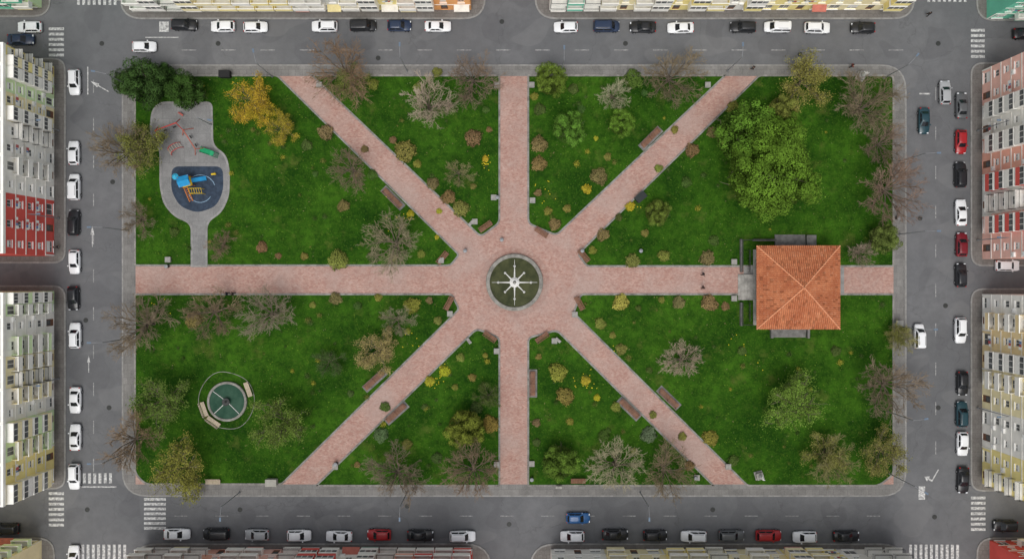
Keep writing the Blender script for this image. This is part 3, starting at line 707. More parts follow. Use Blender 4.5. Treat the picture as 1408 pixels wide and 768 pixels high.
# ---------------------------------------------------------------- buildings
def window_mesh(ww, wh, shutter):
    mb = MB(); d = .16
    mb.box(0, ww, d, d+.02, 0, wh, 1)
    for (a, b_, c, e) in ((0,.07,0,wh),(ww-.07,ww,0,wh),(ww/2-.03,ww/2+.03,.07,wh-.07)): mb.box(a, b_, d-.05, d-.002, c, e, 0)
    for (c, e) in ((0,.07),(wh-.07,wh)): mb.box(.07, ww-.07, d-.05, d-.002, c, e, 0)
    mb.box(-.08, ww+.08, -.16, -.003, -.08, -.01, 0)
    if shutter: mb.box(.08, ww-.08, d-.045, d-.01, wh*.35, wh-.08, 0)
    return mb.mesh("window", [M_FRAME, M_WIN])
WM = {}
def wtpl(ww, wh, sh):
    k = (round(ww,2), round(wh,2), sh)
    if k not in WM: WM[k] = Tpl("window", window_mesh(ww, wh, sh))
    return WM[k]
def balc(w, style):
    mb = MB(); D = 1.15
    mb.box(0, w, -D, -.003, -.16, 0, 0)
    if style == 'solid':
        mb.box(0, w, -D, -D+.08, 0, .95, 1); mb.box(0, .08, -D+.08, -.003, 0, .95, 1); mb.box(w-.08, w, -D+.08, -.003, 0, .95, 1)
        mb.box(-.03, w+.03, -D-.04, -D+.12, .95, 1.01, 0)
    elif style == 'bars':
        n = int(w/.16)
        for i in range(n+1): mb.box(i*w/n-.012, i*w/n+.012, -D+.02, -D+.045, 0, .95, 2)
        for i in range(7):
            for xx in (.02, w-.02): mb.box(xx-.012, xx+.012, -D+.15+i*.15-.012, -D+.15+i*.15+.012, 0, .95, 2)
        mb.box(0, w, -D, -D+.06, .95, 1.0, 2); mb.box(0,.05,-D+.06,-.01,.95,1.0,2); mb.box(w-.05,w,-D+.06,-.01,.95,1.0,2)
    else:
        mb.box(0, w, -D, -D+.06, 0, 1.1, 1); mb.box(0, w, -D+.01, -D+.04, 1.1, 2.2, 3)
        for i in range(4): mb.box(i*(w-.09)/3, i*(w-.09)/3+.09, -D-.01, -D+.05, 1.1, 2.2, 0)
        for xx in (0, w-.06): mb.box(xx, xx+.06, -D+.06, -.01, 0, 2.3, 1)
        mb.box(-.05, w+.05, -D-.06, -.003, 2.2, 2.38, 0)
    return mb
BM = {}
def btpl(w, style):
    k = (round(w,1), style)
    if k not in BM: BM[k] = Tpl("balcony", balc(k[0], style).mesh("balcony", [M_TRIM, M_OBJ, M_IRON, M_WIN]), paint=True)
    return BM[k]
acm = MB(); acm.box(0,.8,-.35,-.01,0,.55,0); acm.lathe([(.2,0),(.2,.01)],10,1,.4,-.2)
AC = Tpl("air_conditioner", acm.mesh("air_conditioner", [M_FRAME, M_BLACK]))
LAUN = []
for j in range(3):
    lm_ = MB(); rg_ = random.Random(j)
    lm_.box(0, 1.8, -.62, -.6, 0, .02, 0)
    x_ = .05
    kk = 1
    while x_ < 1.5:
        ww_ = rg_.uniform(.25,.5); lm_.box(x_, x_+ww_, -.625, -.595, -rg_.uniform(.4,.8), .015, kk); x_ += ww_+.06; kk = 1+(kk % 3)
    for xx in (0, 1.78): lm_.box(xx, xx+.02, -.6, -.01, 0, .02, 0)
    LAUN.append(Tpl("laundry_line", lm_.mesh("laundry_line", [M_METAL, M_FRAME, simple("cloth_blue", (.15,.25,.45)), simple("cloth_red", (.45,.1,.1))])))
chm = MB(); chm.box(-.4,.4,-.3,.3,0,1.1); chm.box(-.46,.46,-.36,.36,1.1,1.2); chm.tube((-.18,0,1.2),(-.18,0,1.5),.1,.1,8); chm.tube((.18,0,1.2),(.18,0,1.5),.1,.1,8)
CHM = Tpl("chimney", chm.mesh("chimney", M_TRIM))
def house(facing, a, b, base, col, accent, label, fh=2.75, floors=5, depth=13, awn=None, roofcol=None):
    w = (b-a)/8.0-.02
    if facing == 'E': loc, rot = (X(base), Y(b)+.01), math.pi/2
    elif facing == 'W': loc, rot = (X(base), Y(a)-.01), -math.pi/2
    elif facing == 'S': loc, rot = (X(a)+.01, Y(base)), 0
    else: loc, rot = (X(b)-.01, Y(base)), math.pi
    H = fh*floors
    root = ob("apartment_house", None, loc=(*loc, .13), rot=rot, label=label, cat="building", group="apartment houses around the square")
    n = max(2, round(w/3.0)); cw = w/n; wb = MB()
    st = [rnd.choice(['solid','solid','bars','glazed','none','none']) for _ in range(n)]
    if rnd.random() < .4: st = [rnd.choice(['solid','glazed','none'])]*n; st[rnd.randrange(n)] = 'none'
    for f in range(floors):
        z0 = f*fh; z1 = z0+fh
        for i in range(n):
            x0 = i*cw; x1 = x0+cw
            ww = 1.1 if st[i] == 'none' or f == 0 else 1.4
            wh = 1.15; sill = .9
            if f == 0: ww = cw*.6; wh = 1.9; sill = .4
            elif st[i] != 'none': wh = 1.9; sill = .06
            if f == 0 and i == n//2: ww = 1.2; wh = 2.3; sill = .02
            ww = min(ww, cw-.4)
            wx0 = x0+(cw-ww)/2; wx1 = wx0+ww; wz0 = z0+sill; wz1 = wz0+wh
            vs = [(x0,0,z0),(x1,0,z0),(x1,0,z1),(x0,0,z1),(wx0,0,wz0),(wx1,0,wz0),(wx1,0,wz1),(wx0,0,wz1),(wx0,.2,wz0),(wx1,.2,wz0),(wx1,.2,wz1),(wx0,.2,wz1)]
            fs = [(0,1,5,4),(1,2,6,5),(2,3,7,6),(3,0,4,7),(4,5,9,8),(5,6,10,9),(6,7,11,10),(7,4,8,11)]
            wb.add(vs, fs)
            if f == 0 and i == n//2:
                dm = MB(); dm.box(0, ww, .12, .18, 0, wh, 0); dm.box(.15, ww-.15, .10, .119, .9, wh-.2, 1)
                ob("door", dm.mesh("door", [M_WOOD, M_WIN]), root, (wx0, 0, wz0))
            else:
                wtpl(ww, wh, rnd.random() < .6).make((wx0, 0, wz0), parent=root)
            if f > 0 and st[i] != 'none':
                bw = round(min(cw-.15, 2.9), 1)
                btpl(bw, st[i]).make((x0+(cw-bw)/2, 0, z0+.02), parent=root, color=accent if rnd.random() < .75 else rnd.choice([col, (.86,.84,.78)]))
            elif f > 0:
                q = rnd.random()
                if q < .22: AC.make((x1-.9, 0, z0+.5), parent=root)
                elif q < .38: rnd.choice(LAUN).make((wx0-.25, 0, z0+.75), parent=root)
    wb.add([(0,0,0),(w,0,0),(w,depth,0),(0,depth,0),(0,0,H),(w,0,H),(w,depth,H),(0,depth,H)], [(1,2,6,5),(2,3,7,6),(3,0,4,7)])
    ob("wall", wb.mesh("wall", M_WALL), root, color=col)
    rf = MB(); rf.box(0, w, -.0, depth, H, H+.12, 0)
    rf.box(0,w,-.3,.12,H+.12,H+.75,1); rf.box(0,w,depth-.25,depth,H+.12,H+.75,1); rf.box(0,.22,.12,depth-.25,H+.12,H+.7,1); rf.box(w-.22,w,.12,depth-.25,H+.12,H+.7,1)
    r_ = ob("roof", rf.mesh("roof", [M_OBJ if roofcol else M_ROOF, M_TRIM]), root, color=roofcol or (1,1,1))
    CHM.make((w*.3, depth*.45, H+.12), parent=r_)
    tb = MB()
    for f in range(1, floors): tb.box(.0, w, -.07, -.004, f*fh-.2, f*fh-.02, 0)
    tb.box(0, .25, -.05, -.004, .02, fh-.22, 0)
    ob("string_course", tb.mesh("string_course", M_TRIM), root)
    if awn:
        for i in range(n):
            if i == n//2 or rnd.random() < .72: continue
            am = MB(); x0 = i*cw+.2; x1 = (i+1)*cw-.2
            am.add([(x0,-.01,2.75),(x1,-.01,2.75),(x1,-1.1,2.3),(x0,-1.1,2.3),(x1,-1.1,2.1),(x0,-1.1,2.1)], [(0,1,2,3),(3,2,4,5)])
            ob("awning", am.mesh("awning", M_OBJ), root, color=rnd.choice(awn))
    return root
CRM=(.93,.82,.50); WHT=(.90,.87,.80); GRY=(.72,.71,.66); RDD=(.70,.11,.09); PGR=(.70,.86,.50); YEL=(.93,.79,.33); SAL=(.88,.45,.34); GRN=(.18,.60,.42); ORG=(.88,.42,.16); PNK=(.92,.55,.46); OCH=(.86,.68,.38)
def lab(c):
    nm = {CRM:"cream",WHT:"off-white",GRY:"grey",RDD:"red",PGR:"pale green",YEL:"yellow",SAL:"salmon",GRN:"green",ORG:"orange",PNK:"pink",OCH:"ochre"}[c]
    return nm+" rendered apartment house with balconies facing the street"
for f, base, segs in [
  ('E',75,[(92,118,YEL,CRM),(118,150,PGR,WHT),(150,186,CRM,WHT),(186,230,WHT,CRM),(230,276,WHT,GRY),(276,352,RDD,WHT)]),
  ('E',75,[(400,430,PGR,WHT),(430,480,WHT,PGR),(480,520,CRM,WHT),(520,562,WHT,CRM),(562,612,PGR,CRM),(612,664,YEL,CRM)]),
  ('W',1350,[(97,146,PNK,SAL),(146,190,WHT,GRY),(190,240,SAL,WHT),(240,296,WHT,RDD),(296,356,PNK,RDD)]),
  ('W',1350,[(404,452,WHT,OCH),(452,505,OCH,WHT),(505,560,CRM,WHT),(560,612,WHT,YEL),(612,664,YEL,CRM)])]:
    for a, b, c, ac in segs: house(f, a, b, base, c, ac, lab(c))
AW = [(.12,.3,.22),(.5,.16,.12),(.7,.6,.3),(.75,.72,.65),(.75,.72,.65)]
for f, base, segs in [
  ('S',14,[(192,262,GRN,WHT),(262,335,YEL,CRM),(335,410,CRM,YEL),(410,475,GRY,WHT),(475,552,YEL,WHT),(552,648,ORG,WHT)]),
  ('S',14,[(755,822,WHT,GRN),(822,890,CRM,WHT),(890,965,YEL,WHT),(965,1040,WHT,YEL),(1040,1130,YEL,CRM),(1130,1228,CRM,YEL)]),
  ('N',754,[(198,270,PNK,WHT),(270,345,SAL,WHT),(345,420,PNK,WHT),(420,500,WHT,RDD),(500,575,SAL,WHT),(575,650,RDD,WHT)]),
  ('N',754,[(757,830,WHT,CRM),(830,910,CRM,YEL),(910,990,YEL,WHT),(990,1070,CRM,WHT),(1070,1150,YEL,CRM),(1150,1232,WHT,YEL)]),
  ('S',11,[(-60,58,PGR,GRN)]),('S',26,[(1356,1480,GRN,WHT)]),('N',742,[(-70,58,CRM,PGR)]),('N',742,[(1360,1480,RDD,WHT)])]:
    for a, b, c, ac in segs: house(f, a, b, base, c, ac, lab(c), awn=AW)

# ---------------------------------------------------------------- pavilion
cx, cy = P(1099.5, 395, 5.0)
pav = ob("pavilion", None, loc=(cx, cy, .19), label="open square pavilion with a terracotta hipped roof on a stone platform", cat="pavilion")
hw = 7.15*(CH-4.2)/CH; zE, zA = 4.2, 6.9
rf = MB(); rf.add([(-hw,-hw,zE),(hw,-hw,zE),(hw,hw,zE),(-hw,hw,zE),(0,0,zA),(-hw,-hw,zE-.18),(hw,-hw,zE-.18),(hw,hw,zE-.18),(-hw,hw,zE-.18)],
   [(0,1,4),(1,2,4),(2,3,4),(3,0,4),(5,6,1,0),(6,7,2,1),(7,8,3,2),(8,5,0,3),(8,7,6,5)], 1)  # slopes below the ribs coloured dark to stand for shade between them
sl = (zA-zE)/hw
rdg = MB()
for side in range(4):
    Mr = Matrix.Rotation(side*math.pi/2, 4, 'Z')
    u = -hw+.16; PIT = .34
    while u < hw-.05:
        v0 = -hw-.05; v1 = -abs(u)-.02
        vv = v0
        while vv < v1-.05:
            ve = min(vv+.5, v1)
            za = zE+(vv+hw)*sl; zb_ = zE+(ve+hw)*sl
            w_ = .125; jx = rnd.gauss(0,.008)
            pts = [(u-w_+jx,vv,za+.0),(u-w_*.55+jx,vv,za+.12),(u+w_*.55+jx,vv,za+.12),(u+w_+jx,vv,za+.0),(u-w_*.9,ve-.01,zb_),(u-w_*.45,ve-.01,zb_+.05),(u+w_*.45,ve-.01,zb_+.05),(u+w_*.9,ve-.01,zb_)]
            rf.add([Mr @ Vector(p) for p in pts], [(0,1,5,4),(1,2,6,5),(2,3,7,6),(0,3,2,1)], 0 if rnd.random() < .9 else 1)
            vv = ve
        u += PIT
    p0 = Mr @ Vector((-hw,-hw,zE+.05)); p1 = Vector((0,0,zA+.06))
    for i in range(24): rdg.tube(p0.lerp(p1, i/24), p0.lerp(p1, (i+1)/24+.005), .125, .10, 7, 0)
ro = ob("roof", rf.mesh("roof", [M_TILE, M_TILED]), pav)
ob("hip_ridge", rdg.mesh("hip_ridge", M_RIDGE), ro)
fn = MB(); fn.lathe([(.2,zA),(.22,zA+.12),(.1,zA+.2),(.1,zA+.3),(0,zA+.4)], 12)
ob("finial", fn.mesh("finial", M_RIDGE, True), ro)
bs = MB(); bs.box(-6.3,6.3,-6.3,6.3,0,.6); bs.box(-6.45,6.45,-6.45,6.45,.6,.68)
ob("platform", bs.mesh("platform", M_STONE), pav)
for x_ in (-5.6,-1.9,1.9,5.6):
    for y_ in (-5.6,-1.9,1.9,5.6):
        if abs(x_) < 5 and abs(y_) < 5: continue
        cm = MB(); cm.lathe([(.3,.68),(.3,.85),(.2,.9),(.17,3.7),(.3,3.8),(.3,4.0)], 12)
        ob("column", cm.mesh("column", M_STONE, False), pav, (x_, y_, 0))
bm_ = MB()
for s_ in (-5.6, 5.6): bm_.box(-5.9,5.9,s_-.15,s_+.15,3.99,4.015); bm_.box(s_-.15,s_+.15,-5.4,5.4,3.992,4.012)
ob("beam", bm_.mesh("beam", M_WOOD), pav)
def steps(name, x0, x1, y0, y1, axis, sgn, n, M_):
    mb = MB()
    for i in range(n):
        z = .6*(n-i)/n - .01
        if axis == 'y':
            d = (y1-y0)/n
            ya, yb = (y0+i*d, y0+(i+1)*d) if sgn > 0 else (y1-(i+1)*d, y1-i*d)
            mb.box(x0, x1, ya, yb, 0, z)
        else:
            d = (x1-x0)/n; xa, xb = x1-(i+1)*d, x1-i*d
            mb.box(xa, xb, y0, y1, 0, z)
    return ob(name, mb.mesh(name, M_), pav)
steps("staircase", -2.6, 2.6, 6.46, 9.0, 'y', 1, 5, M_DARKSTONE)
steps("staircase", -2.9, 2.7, -8.6, -6.46, 'y', -1, 5, M_DARKSTONE)
steps("staircase", -8.9, -6.46, -2.2, 2.2, 'x', -1, 5, M_STONE)
for (x0,x1,y0,y1) in ((-6.4,-2.7,7.9,8.2),(2.7,4.3,6.6,8.9),(-3.4,-3.02,-8.7,-6.5),(2.82,3.2,-8.7,-6.5),(-8.6,-8.3,2.6,8.2),(-8.6,-8.3,-6.6,-2.6)):
    mb = MB(); mb.box(x0,x1,y0,y1,0,.75); ob("low_wall", mb.mesh("low_wall", M_DARKSTONE), pav)
mb = MB()
def rail(x0,y0,x1,y1):
    L = math.hypot(x1-x0,y1-y0); n = int(L/.5)
    for i in range(n+1):
        a = i/n; mb.tube((x0+(x1-x0)*a,y0+(y1-y0)*a,.0),(x0+(x1-x0)*a,y0+(y1-y0)*a,1.55),.03,.03,5)
    for z in (1.0,1.55): mb.tube((x0,y0,z),(x1,y1,z),.045,.045,6)
rail(-8.45,2.6,-8.45,8.05); rail(-8.45,8.05,-2.8,8.05); rail(-8.45,-2.6,-8.45,-6.4); rail(-8.45,-6.4,-6.6,-6.4); rail(-7.2,2.6,-7.2,6.3); rail(-7.2,-2.6,-7.2,-5.8)
ob("railing", mb.mesh("railing", M_IRON), pav)
slab(pix([(1022,367),(1043,367),(1043,403),(1022,403)]), .15, .2, M_KERB, "stone_landing")
slab(pix([(1150,367),(1160,367),(1160,403),(1150,403)]), .15, .2, M_KERB, "stone_landing")

# ---------------------------------------------------------------- central fountain
fx, fy = X(707.5), Y(388)
fo = ob("fountain", None, loc=(fx, fy, .144), label="round stone fountain with eight pale spokes in dark water", cat="fountain")
mb = MB(); mb.lathe([(4.9,0),(4.9,.12),(4.78,.16),(4.76,.5),(4.85,.58),(4.8,.66),(4.28,.66),(4.23,.58),(4.23,.1)], 64)
ob("basin", mb.mesh("basin", M_RIMSTONE), fo)
mb = MB(); mb.lathe([(4.24,.42),(0,.42)], 64); ob("water", mb.mesh("water", M_WATER), fo)
mb = MB(); mb.lathe([(.85,.3),(.85,.56),(.75,.62),(.45,.62),(.4,.95),(.55,1.1),(.55,1.18),(.0,1.2)], 24); ob("pedestal", mb.mesh("pedestal", M_WHITE, False), fo)
for i in range(8):
    a = i*math.pi/4; L = 2.8 if i % 2 == 0 else 2.3
    mb = MB()
    mb.add([(.5,-.15,.5),(L,-.05,.46),(L,.05,.46),(.5,.15,.5),(.5,0,.6),(L,0,.5),(.5,-.15,.3),(L,-.05,.3),(L,.05,.3),(.5,.15,.3)], [(0,1,5,4),(4,5,2,3),(6,7,1,0),(8,9,3,2),(7,8,2,5,1)])
    if i % 2 == 0: mb.tube((L,0,.47), (3.9,0,.47), .035, .035, 5)
    ob("spoke", mb.mesh("spoke", M_WHITE), fo, rot=a)
    nb = MB(); nb.lathe([(.17,.38),(.22,.5),(.16,.6),(.07,.68),(0,.75)], 10)
    ob("nozzle", nb.mesh("nozzle", M_WHITE, True), fo, (math.cos(a)*L, math.sin(a)*L, 0))
mb = MB(); mb.lathe([(.25,1.2),(.3,1.35),(.12,1.5),(0,1.7)], 12); ob("finial", mb.mesh("finial", M_STONE, True), fo)

px_, py_ = X(313.5), Y(551)
po = ob("round_pool", None, loc=(px_, py_, .19), label="small round pool with green water and central bowl", cat="fountain")
mb = MB(); mb.lathe([(3.4,0),(3.4,.4),(3.32,.46),(3.05,.46),(3.0,.4),(3.0,.1)], 48); ob("basin", mb.mesh("basin", M_RIMSTONE), po)
mb = MB(); mb.lathe([(3.01,.3),(0,.3)], 48); ob("water", mb.mesh("water", M_POOL), po)
mb = MB(); mb.lathe([(.25,.2),(.2,.6),(.62,.85),(.66,.92),(.58,.9),(.12,.8),(.08,1.1),(0,1.2)], 20); ob("bowl", mb.mesh("bowl", M_IRON, True), po)
for a in (2.5, 3.9, 5.5):
    mb = MB(); mb.tube((.4,0,.36),(2.95,0,.36),.06,.05,6); ob("pipe", mb.mesh("pipe", M_WHITE), po, rot=a)
cp = [(px_+4.85*math.cos(i*math.pi/30)-.2, py_+(5.0+.2*math.sin(i*.4))*math.sin(i*math.pi/30)+.1) for i in range(60)]
ring(cp, .10, .19, .205, M_EDGE, "ring_path")

# ---------------------------------------------------------------- benches
def bench_tpl(L, wood):
    kids = []
    s_ = MB()
    for i in range(4): s_.box(-L/2, L/2, -.25+i*.125, -.25+i*.125+.1, .43, .47)
    kids.append(Tpl("seat", s_.mesh("seat", wood)))
    b_ = MB()
    for i in range(3):
        z = .55+i*.13; y = .28+i*.045
        b_.box(-L/2, L/2, y, y+.035, z, z+.1)
    kids.append(Tpl("backrest", b_.mesh("backrest", wood)))
    lg = MB(); lg.box(-.04,.04,-.24,.26,0,.06); lg.box(-.04,.04,-.24,-.18,.06,.43); lg.box(-.04,.04,.22,.28,.06,.43); lg.box(-.04,.04,-.24,.28,.38,.425)
    lg.add([(-.03,.245,.43),(.03,.245,.43),(.03,.34,.95),(-.03,.34,.95),(-.03,.285,.43),(.03,.285,.43),(.03,.38,.95),(-.03,.38,.95)], [(0,1,2,3),(7,6,5,4),(0,3,7,4),(1,5,6,2),(3,2,6,7)])
    lm = lg.mesh("leg", M_IRON)
    for xx in ((-L/2+.2, L/2-.2) if L < 3 else (-L/2+.2, 0, L/2-.2)): kids.append(Tpl("leg", lm, (xx, 0, 0)))
    return Tpl("park_bench", None, kids=kids)
BE = {2: bench_tpl(2.2, M_WOOD), 4: bench_tpl(4.2, M_WOOD), 1: bench_tpl(2.2, M_PALEWOOD)}
pad = MB(); pad.box(-2.4,2.4,-.7,.7,0,.05)
def bench(px, py, deg, k=2, lb="brown slatted park bench on the grass beside the path"):
    x, y = P(px, py, .5)
    if k == 4:
        ob("bench_pad", pad.mesh("bench_pad", M_DARKSTONE), loc=(x, y, .19), rot=math.radians(deg), kind="structure")
        BE[4].make((x, y, .24), math.radians(deg), (1,1.5,1), label="long dark brown slatted bench on a stone pad", category="bench", group="park benches")
    else: BE[k].make((x, y, .19), math.radians(deg), (1.15,1.4,1), label=lb, category="bench", group="park benches")
bench(540,272,-45+180,4); bench(895,190,45,4); bench(515,523,42,4); bench(545,568,42,4); bench(865,562,-44,4); bench(920,547,-44+180,4); bench(733,527,90,4)
for a in [(618,417,62),(796,417,-62),(802,352,-50),(668,312,35),(744,320,-35),(674,462,145),(745,463,215),(795,661,0),(609,355,50)]: bench(*a)
for a in [(281,562,110,1),(294,579,145,1),(341,535,-70,1),(293,662,0,1)]: bench(*a, lb="pale wooden slatted bench on grass")

mb = MB(); mb.lathe([(.26,0),(.3,.75),(.32,.8),(.24,.82),(.22,.7)], 14); lid = MB(); lid.lathe([(.34,.95),(.3,1.02),(0,1.08)], 14); lid.tube((-.28,0,.78),(-.28,0,.97),.02,.02,5); lid.tube((.28,0,.78),(.28,0,.97),.02,.02,5)
BIN = Tpl("litter_bin", None, kids=[Tpl("bin_body", mb.mesh("bin_body", M_IRON)), Tpl("lid", lid.mesh("lid", M_METAL))])
for a in [(684,272),(731,657),(463,636),(955,655),(690,330),(880,345),(232,366),(1232,300),(800,345),(640,345)]:
    BIN.make((X(a[0]), Y(a[1]), .19), label="round metal litter bin beside the path", category="litter bin", group="litter bins in the park")
mb = MB(); mb.box(-.4,.4,-.4,.4,0,.5); mb.box(-.47,.47,-.47,.47,.5,.6); mb.box(-.28,.28,-.28,.28,.6,.66)
PL_ = Tpl("stone_plinth", mb.mesh("stone_plinth", M_STONE))
for a in [(233,357),(683,118),(731,118),(683,482),(607,358),(972,118),(462,640),(957,655),(731,636),(1008,360),(1008,410),(619,431),(790,432),(683,637),(653,305),(762,468),(679,272),(732,276),(440,118),(1000,640)]:
    PL_.make((X(a[0]), Y(a[1]), .19), label="square grey stone plinth at the lawn edge", category="plinth", group="stone plinths along the paths")
mb = MB(); mb.box(-.9,.9,-.55,.55,0,1.1); mb.box(-.95,.95,-.6,.6,1.1,1.2); mb.box(-.02,.02,-.57,-.551,.1,1.0)
UB = Tpl("utility_cabinet", mb.mesh("utility_cabinet", M_OBJ), paint=True)
for px, py, r, c, l in [(881,271,.7,(.03,.035,.035),"dark metal cabinet on the grass"),(309,102,0,(.02,.02,.02),"black metal cabinet by the pavement"),(373,663,0,(.33,.32,.28),"grey cabinet at the pavement edge"),(1236,448,1.57,(.3,.3,.28),"grey cabinet beside the kerb")]:
    UB.make((*P(px,py,1), .19), r, None, c, label=l, category="utility cabinet")
mb = MB(); mb.tube((-.7,0,0),(-.7,0,1.0),.04,.04,6); mb.tube((.7,0,0),(.7,0,1.0),.04,.04,6); p2 = MB()
p2.add([(-.85,-.4,.85),(.85,-.4,.85),(.85,.4,1.25),(-.85,.4,1.25),(-.85,-.4,.8),(.85,-.4,.8),(.85,.4,1.2),(-.85,.4,1.2)], [(0,1,2,3),(7,6,5,4),(0,4,5,1),(1,5,6,2),(2,6,7,3),(3,7,4,0)])
IB = Tpl("information_board", None, kids=[Tpl("post", mb.mesh("post", M_IRON)), Tpl("panel", p2.mesh("panel", M_STONE))])
for px, py, r in ((648,307,.8),(645,468,2.2),(767,467,-.7),(768,668,0)):
    IB.make((X(px), Y(py), .19), r, .62, label="pale information board on two posts", category="information board")

# ---------------------------------------------------------------- skin figures
def skin_mesh(verts, edges, radii, name, mat, sub=1):
    me = bpy.data.meshes.new(name); me.from_pydata(verts, edges, [])
    o = bpy.data.objects.new("tmp", me); COL.objects.link(o)
    sk = o.modifiers.new("s", 'SKIN'); sk.use_smooth_shade = True
    ss = o.modifiers.new("u", 'SUBSURF'); ss.levels = sub; ss.render_levels = sub
    for i, r in enumerate(radii):
        me.skin_vertices[0].data[i].radius = (r, r); me.skin_vertices[0].data[i].use_root = (i == 0)
    dg = bpy.context.evaluated_depsgraph_get(); dg.update()
    m2 = bpy.data.meshes.new_from_object(o.evaluated_get(dg)); m2.name = name
    m2.materials.clear(); m2.materials.append(mat)
    bpy.data.objects.remove(o)
    return m2
def person_parts(stride=.22):
    V_ = []; E_ = []; R_ = []
    def a(p, r, par=None):
        V_.append(p); R_.append(r)
        if par is not None: E_.append((par, len(V_)-1))
        return len(V_)-1
    pel = a((0,0,.95),.13); sp = a((0,0,1.15),.12,pel); ch = a((0,0,1.35),.14,sp); nk = a((.01,0,1.50),.055,ch); hd = a((.02,0,1.62),.085,nk); tp = a((.02,0,1.72),.07,hd); a((.11,0,1.63),.02,hd)
    for s_ in (-1, 1):
        f = s_*stride
        hp = a((0,s_*.10,.90),.095,pel); kn = a((f*.6+.03,s_*.10,.50),.06,hp); an = a((f-.03,s_*.10,.09),.04,kn); a((f+.14,s_*.11,.04),.035,an)
        sh = a((0,s_*.19,1.40),.06,ch); el = a((-f*.5-.02,s_*.24,1.13),.042,sh); wr = a((-f*1.0+.06,s_*.23,.90),.028,el); pm = a((-f*1.1+.08,s_*.23,.83),.032,wr)
        for j, (dx, L) in enumerate(((-.027,.075),(-.009,.085),(.009,.08),(.027,.06))):
            k1 = a((V_[pm][0]+dx, s_*.23, .80),.009,pm); a((V_[pm][0]+dx*1.1+.01, s_*.225, .80-L),.008,k1)
        th = a((V_[pm][0]+.045, s_*.215, .83),.01,pm); a((V_[pm][0]+.06, s_*.21, .79),.009,th)
    body = skin_mesh(V_, E_, R_, "body", M_SKIN)
    jv = [(0,0,.93),(0,0,1.15),(0,0,1.35),(0,0,1.46)]; je = [(0,1),(1,2),(2,3)]; jr = [.15,.145,.165,.08]
    tv = [(0,0,.97)]; te = []; tr_ = [.145]
    for s_ in (-1, 1):
        f = s_*stride; n = len(jv)
        jv += [(0,s_*.2,1.40),(-f*.5-.02,s_*.245,1.13),(-f+.055,s_*.235,.92)]; jr += [.08,.06,.045]; je += [(2,n),(n,n+1),(n+1,n+2)]
        m = len(tv); tv += [(0,s_*.10,.90),(f*.6+.03,s_*.10,.50),(f-.03,s_*.10,.12)]; tr_ += [.115,.08,.065]; te += [(0,m),(m,m+1),(m+1,m+2)]
    jk = skin_mesh(jv, je, jr, "jacket", M_OBJ); tru = skin_mesh(tv, te, tr_, "trousers", M_BLACK)
    hair = skin_mesh([(-.01,0,1.66),(.0,0,1.74),(-.05,0,1.62)], [(0,1),(0,2)], [.088,.07,.06], "hair", M_HAIR)
    return Tpl("person", body, kids=[Tpl("jacket", jk, paint=True), Tpl("trousers", tru), Tpl("hair", hair)])
PER = person_parts()
for px, py, r, c, l in [(1033,96,2.5,(.02,.02,.025),"person in dark jacket walking on the pavement"),(965,377,0,(.03,.03,.04),"person in dark coat walking on the brick path"),
    (965,395,.3,(.06,.03,.03),"person in brown jacket walking on the brick path"),(315,403,3.1,(.02,.03,.06),"person in navy jacket walking along the path"),(323,403,3.0,(.03,.03,.03),"person in black coat walking along the path"),
    (1273,22,1.2,(.03,.03,.03),"person in black waiting near the street corner"),(1168,93,0,(.2,.05,.04),"person in red jacket on the pavement"),(82,340,1.5,(.05,.05,.06),"person in grey coat on the pavement")]:
    PER.make((X(px), Y(py), .15), r, 1.05, c, label=l, category="person", group="people walking")
sv = [(0,0,.1),(0,0,.6),(0,0,1.0),(.02,0,1.35),(.05,0,1.5),(.06,0,1.68),(0,.25,1.3),(.2,.35,1.1),(0,-.25,1.3),(.25,-.3,1.5),(.15,.15,.1),(-.1,-.15,.1)]
sm = skin_mesh(sv, [(0,1),(1,2),(2,3),(3,4),(4,5),(3,6),(6,7),(3,8),(8,9),(0,10),(0,11)], [.35,.28,.2,.2,.08,.13,.1,.07,.1,.07,.2,.2], "figure", M_WHITE)
mb = MB(); mb.box(-.7,.7,-.7,.7,0,.3); mb.box(-.5,.5,-.5,.5,.3,1.0); mb.box(-.58,.58,-.58,.58,1.0,1.12)
for px, py, l in ((1187,103,"white marble statue on a pedestal by the park edge"),(1046,655,"white statue of a draped figure on a pedestal")):
    x, y = P(px, py, 1.5)
    s_ = ob("statue", None, loc=(x, y, .15), label=l, cat="statue", rot=rnd.random()*3)
    ob("pedestal", mb.mesh("pedestal", M_STONE), s_); ob("figure", sm, s_, (0,0,1.1), scale=1.1)

# ---------------------------------------------------------------- street lamps
pm = MB(); pm.lathe([(.16,0),(.16,.4),(.09,.5),(.055,9.0),(.0,9.02)], 8)
am = MB(); am.tube((0,0,8.9),(.8,0,9.3),.04,.035,6); am.tube((.8,0,9.3),(1.7,0,9.4),.035,.03,6)
hm = MB(); hm.box(1.55,2.2,-.13,.13,9.34,9.44); hm.box(1.65,2.1,-.09,.09,9.30,9.34)
LAMP = Tpl("street_lamp", None, kids=[Tpl("pole", pm.mesh("pole", M_METAL)), Tpl("arm", am.mesh("arm", M_METAL)), Tpl("lamp_head", hm.mesh("lamp_head", M_HEAD))])
for px, py, d in [(375,106,100),(182,120,170),(177,317,180),(177,465,180),(177,620,180),(771,102,90),(1236,222,0),(1236,322,0),(1232,448,0),(1220,565,10),(1214,108,50),(1222,650,-30),(560,676,-90),(880,676,-90),(330,676,-90),(1000,98,90),(560,98,90),
                  (82,180,0),(82,300,0),(82,520,0),(1343,180,180),(1343,330,180),(1343,560,180)]:
    LAMP.make((X(px), Y(py), .15), math.radians(d), label="tall grey street lamp with a single arm", category="street lamp", group="street lamps around the park")
